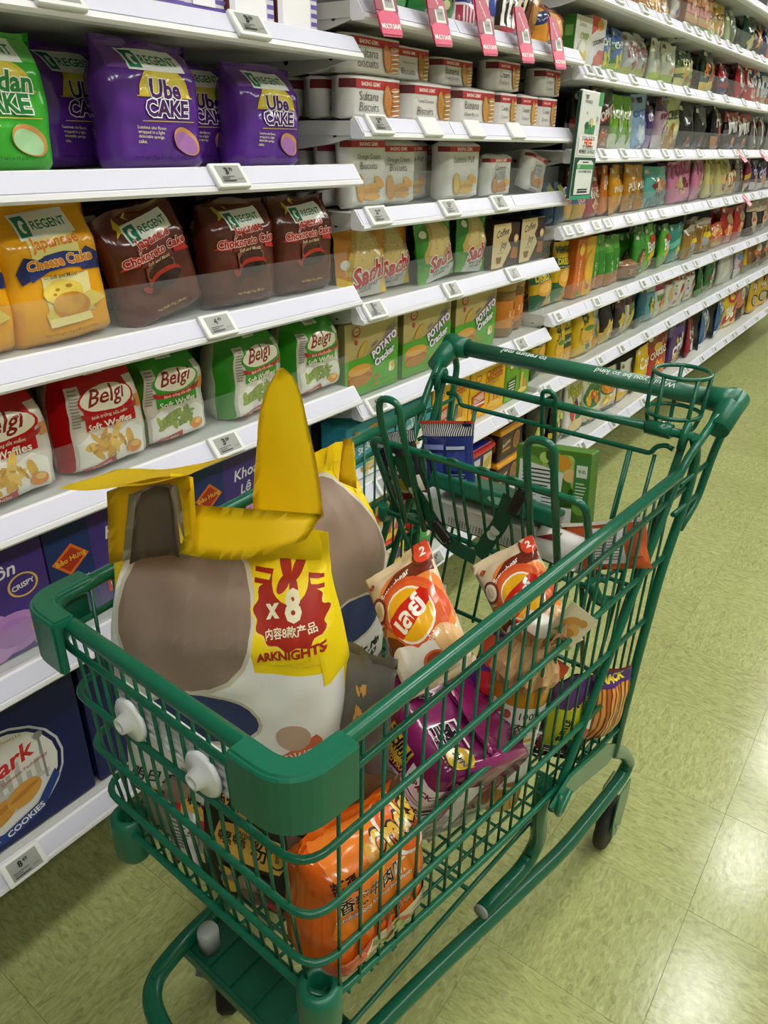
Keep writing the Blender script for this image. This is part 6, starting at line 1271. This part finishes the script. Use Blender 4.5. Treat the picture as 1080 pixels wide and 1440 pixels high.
pk, ppk = bag('paper_pack', 'white leaflet like pack with orange foot beside the black pouch', 'snack bag', None, 'pillow', .05, .085, .02, (-.088, .062, .582), (.98, .1, .12), (-.12, .15, 1), 54, 'satin', 10, 12, .003, base='#d9d6d2')
obj('printed_front', drape('printed_front', [Pg('#e0702a', (0, 0), (1, 0), (.5, .1), (.1, .3))]+lines(.1, .4, .9, .9, 9, '#6a6663', .4, 6), .05, .085, ppk.P, 'satin', 10, 12), pk)
bag('clear_bag', 'empty looking clear bag at the front left corner of the basket', 'plastic bag', None, 'pillow', .10, .13, .03, (-.165, .075, .585), (1, .1, 0), (0, .05, 1), 55, 'satin', 10, 12, .005, mat=CLEARFILM, base='#ffffff')
g_, pg_ = bag('dark_pouch', 'smoky clear pouch with orange marks between gift bag and purple noodles', 'snack bag', None, 'pillow', .085, .19, .035, (.045, .225, .695), (.97, .12, .03), (.22, .12, .95), 56, 'film', 12, 18, .006, mat=SMOKEFILM, base='#6f6a64')
obj('printed_front', drape('printed_front', food(.55, .58, .18, .06, ['#d99a4a'], 7, 3, .3)+food(.6, .78, .14, .05, ['#d9a05a'], 6, 5, .3), .085, .19, pg_.P, 'film', 12, 18), g_)
bag('dried_noodle_pack', 'brown pack of dried noodles beneath the smoky pouch', 'noodle pack', None, 'pillow', .10, .12, .05, (.055, .20, .615), (.95, .2, .05), (.1, .2, 1), 57, 'film', 12, 12, .004, base='#5b3d24')
bag('grey_pouch', 'plain grey pouch behind the first crisp bag', 'snack bag', None, 'pillow', .10, .17, .03, (-.01, .40, .70), (.95, .25, .1), (.0, .1, 1), 58, 'film', 12, 14, .005, base='#aaa9a3')
bag('snack_bag', 'purple and red snack bag behind the purple noodles', 'snack bag', 'purplered', 'pillow', .12, .14, .05, (.085, .435, .690), (.88, .32, -.30), (.25, .15, .95), 59, 'film', 12, 14, .005)
bag('snack_bag', 'purple and yellow corn chip bag right of the juice bottle', 'crisp bag', 'turtle', 'pillow', .085, .17, .05, (.168, .585, .512), (.55, .83, .02), (.18, .12, .97), 60, 'film', 12, 14, .005)
bag('snack_bag', 'bag printed with orange sticks at the handle end of the basket', 'crisp bag', 'fries', 'pillow', .09, .155, .055, (.196, .648, .508), (.45, .88, .0), (.12, .06, .98), 61, 'film', 12, 14, .005)
bag('snack_bag', 'dark flat snack bag lying on the basket floor by the juice bottle', 'snack bag', 'blk', 'pillow', .10, .10, .03, (.125, .56, .525), (.9, .4, 0), (-.2, .6, .5), 62, 'film', 10, 10, .004)
# juice bottle
bot = empty('juice_bottle'); tag(bot, 'bottle of orange juice with white label leaning in the trolley', 'bottle')
ax = Vector((.07, .11, .985)).normalized()
JR = .041
bm = bmesh.new(); add_lathe(bm, [(0, .0), (JR*.86, .0), (JR, .008), (JR, .215), (JR*.96, .235), (JR*.7, .258), (JR*.42, .276), (JR*.38, .300), (0, .300)], 32)
JM = M('#c2841a', 'film').copy(); JM.name = 'orange_juice'; JM.node_tree.nodes['Principled BSDF'].inputs['Roughness'].default_value = .12
JM.node_tree.nodes['Principled BSDF'].inputs['Subsurface Weight'].default_value = .0
JM.node_tree.nodes['Bump'].inputs['Strength'].default_value = .04
obj('bottle_body', fin(bm, 'bottle_body', JM), bot)
bm = bmesh.new(); add_lathe(bm, [(JR*.43, .290), (JR*.45, .293), (JR*.45, .310), (JR*.4, .315), (0, .315)], 20); obj('cap', fin(bm, 'cap', M('#e3e1da', 'plastic')), bot)
lf = lambda u, v, o: Vector((math.sin((u-.5)*2.1)*(JR+o), -math.cos((u-.5)*2.1)*(JR+o), .05+v*.145))
LW = JR*2.1
it = [R(0, 0, 1, 1, '#e4e2da'), E(.12, .92, .07, .05, '#b8483f'), E(.28, .9, .07, .05, '#c05a4a'), T('100%', .66, .905, .36, '#3a2a1c', .02), T('小台农芒果', .5, .77, .84, '#1f1a16', .05, -4), T('复合果汁', .5, .68, .4, '#3a342c', .03), Pg('#d9742c', (.08, .6), (.4, .6), (.4, .65), (.08, .65)), Pg('#d99a3c', (.46, .6), (.8, .6), (.8, .64), (.46, .64))] + lines(.08, .34, .92, .58, 10, '#6f6a62', .3, 3) + lines(.08, .2, .6, .32, 5, '#6f6a62', .3, 4) + barcode(.06, .04, .36, .18, '#222222', 12) + [Pg('#b86a2c', (.5, .05), (.85, .05), (.85, .1), (.5, .1)), T('NFC', .34, .3, .2, '#2a2622', .04)]
obj('label', drape('label', it, LW, .145, lf, 'card', 18, 1), bot)
X_ = Vector((.80, .60, 0)); X_ = (X_-ax*X_.dot(ax)).normalized(); Y_ = ax.cross(X_)
bl = Vector((.160, .447, .541))
bot.matrix_world = Matrix.Translation(O3) @ Matrix.Rotation(-TH, 4, 'Z') @ Matrix(((X_.x, Y_.x, ax.x, bl.x), (X_.y, Y_.y, ax.y, bl.y), (X_.z, Y_.z, ax.z, bl.z), (0, 0, 0, 1)))
# crumpled brown paper round the bottle neck with a hang tag
bm = bmesh.new(); n = 40; rings = []
for r0, z0, j in ((.044, .222, 1), (.048, .236, 1), (.044, .250, .8), (.033, .268, .6), (.024, .280, .4), (.030, .296, 1), (.040, .312, 1.2)):
    rings.append([bm.verts.new(((r0+.005*j*noise.noise(Vector((math.cos(2*PI*k/n)*2.3, math.sin(2*PI*k/n)*2.3, z0*30))))*math.cos(2*PI*k/n), (r0+.006*j*math.sin(k*1.7+z0*90))*math.sin(2*PI*k/n), z0+.009*j*noise.noise(Vector((k*.31, z0*11, 4))))) for k in range(n)])
for A, B in zip(rings[:-1], rings[1:]):
    for k in range(n):
        f_ = bm.faces.new((A[k], A[(k+1) % n], B[(k+1) % n], B[k])); f_.smooth = False
obj('paper_wrap', fin(bm, 'paper_wrap', M('#c0996a', 'matte')), bot)['label'] = 'crumpled brown paper round the neck'
w, h = .042, .058
tg = obj('hang_tag', box_me('hang_tag', (-w/2, 0, 0), (w/2, .0012, h), M('#c9bd9c', 'card')), bot, (.03, -.008, .285), (rad(-8), rad(28), rad(-12)))
obj('printed_front', drape('printed_front', [R(0, 0, 1, .12, '#8aa35a'), E(.4, .6, .26, .14, '#b5843c', 30), E(.62, .5, .2, .12, '#c0924a', -20), E(.5, .34, .24, .12, '#a8742f', 10), E(.7, .74, .14, .09, '#b5843c'), Pg('#6f8a3c', (.1, .2), (.4, .3), (.2, .4)), T('100%', .6, .16, .5, '#4a3a24', .04)], w, h, lambda u, v, o: Vector(((u-.5)*w, -o, v*h)), 'card'), tg)
# child seat goods
def cbox(name, label, cat, w, h, t, BL, X, Z, base, items, side=None, top=None):
    o = obj(name, box_body(name, w, h, t, M(base, 'card'), .002)); tag(o, label, cat)
    obj('printed_front', drape('printed_front', items, w, h, box_front(w, h), 'card'), o)
    if side: obj('printed_side', drape('printed_side', side, t, h, lambda u, v, o_: Vector((w/2+o_, t*u, v*h)), 'card'), o)
    if top: obj('printed_top', drape('printed_top', top, w, t, box_top(w, h, t), 'card'), o)
    put(o, BL, X, Z, w); return o
cbox('tray_box', 'flat white box lying across the child seat', 'box', .215, .042, .055, (-.142, .652, .832), (1, .02, -.01), (0, .08, 1), '#e0dedb', barcode(.3, .1, .95, .4, '#8a8784', 26, 4)+[R(.0, .92, 1, 1, '#eceae8')])
veg = [R(0, 0, 1, 1, '#4d7a2a')]+food(.5, .5, .6, .6, ['#3a6420', '#6fa03c', '#2a5018', '#94b850', '#456f26', '#b3cc6a'], 46, 3, .13)+[E(.62, .86, .14, .09, '#d99a2c'), E(.76, .72, .11, .08, '#e6c27a'), E(.2, .8, .16, .1, '#6fa03c'), E(.05, .3, .06, .2, '#d9b84a', -20)]+[Pg('#e1e0dc', (.02, .02), (.6, .0), (.66, .74), (.06, .84))]+lines(.1, .5, .6, .78, 6, '#3a3836', .4, 2)+lines(.08, .08, .34, .46, 12, '#7a7672', .3, 3)+lines(.38, .08, .58, .46, 8, '#4a4644', .25, 5)+[R(.66, .05, .8, .34, '#dcdad4'), R(.8, .4, 1, .95, '#3f7d3a')]+barcode(.67, .06, .79, .16, '#222222', 9)+[R(.83, .72, .97, .86, '#d9e2cc'), T('有机', .9, .79, .1, '#3f7d3a', .06)]+lines(.83, .45, .97, .68, 6, '#c9d6b4', .4, 6)
cbox('vegetable_box', 'green vegetable print box with white nutrition panel in the child seat', 'box', .125, .14, .035, (.012, .716, .838), (.985, .06, .10), (-.06, .10, 1), '#4d7a2a', veg)
o, pp_ = bag('sauce_pack', 'flat orange pack with white panel at the right of the child seat', 'snack bag', None, 'pillow', .135, .075, .012, (.128, .688, .806), (.90, .12, .34), (-.22, .25, .80), 70, 'film', 14, 10, .003, base='#c4592b')
obj('printed_front', drape('printed_front', [R(.34, .12, .74, .86, '#dcd8d4')]+lines(.38, .2, .7, .8, 10, '#7a7470', .35, 4)+[R(.06, .3, .28, .5, '#d98a66'), R(.8, .25, .95, .7, '#cf7350'), R(0, .93, 1, 1, '#dcd2c4')], .135, .075, pp_.P, 'film', 14, 10), o)
o, pp_ = bag('snack_bag', 'white and dark red snack bag in the middle of the child seat', 'snack bag', None, 'pillow', .09, .055, .02, (.066, .66, .832), (.96, .1, -.12), (0, .5, .8), 71, 'satin', 10, 8, .003, base='#d6d1cc')
obj('printed_front', drape('printed_front', [Pg('#7a2030', (.05, .5), (.5, .9), (.5, .6))], .09, .055, pp_.P, 'satin', 10, 8), o)
stripes = [R(.0, .82, 1, .99, '#e4e2e2')]+[R(.02+.04*k, .82, .04+.04*k, .99, '#1b1d2c') for k in range(25)]
o, pp_ = bag('snack_bag', 'black snack bag with striped seal at the left of the child seat', 'snack bag', None, 'pillow', .088, .12, .03, (-.205, .655, .835), (.86, .12, .36), (-.34, .05, .90), 72, 'film', 12, 14, .003, base='#232022')
obj('printed_front', drape('printed_front', stripes+[T('2x', .6, .64, .3, '#d9d9d6', .08), R(.3, .48, .9, .54, '#cfccc8'), R(.3, .40, .8, .45, '#cfccc8'), R(.28, .1, .95, .34, '#d9d2c0'), E(.6, .24, .2, .1, '#c9a81c'), R(0, 0, 1, .1, '#7a1f2a'), Pg('#8a2a2c', (0, 0), (.5, .1), (0, .3))], .088, .12, pp_.P, 'film', 12, 14), o)
o, pp_ = bag('snack_bag', 'navy blue snack bag with striped seal and red top edge in the child seat', 'snack bag', None, 'pillow', .105, .14, .035, (-.16, .70, .838), (.93, .12, .20), (-.02, .16, .96), 73, 'film', 12, 14, .003, base='#23306f')
obj('printed_front', drape('printed_front', stripes+[R(0, .97, 1, 1, '#c8452e'), R(.1, .66, .5, .72, '#8a94c9'), R(.3, .36, .5, .62, '#3a4a9c'), R(.56, .4, .9, .64, '#2f3d88'), R(.56, .66, .9, .7, '#b9c0dc'), R(.1, .1, .9, .26, '#2c5a62')]+lines(.54, .28, .92, .38, 3, '#8a94c9', .4, 3), .105, .14, pp_.P, 'film', 12, 14), o)
# last check: every name plain, transforms settled
bpy.context.view_layer.update()
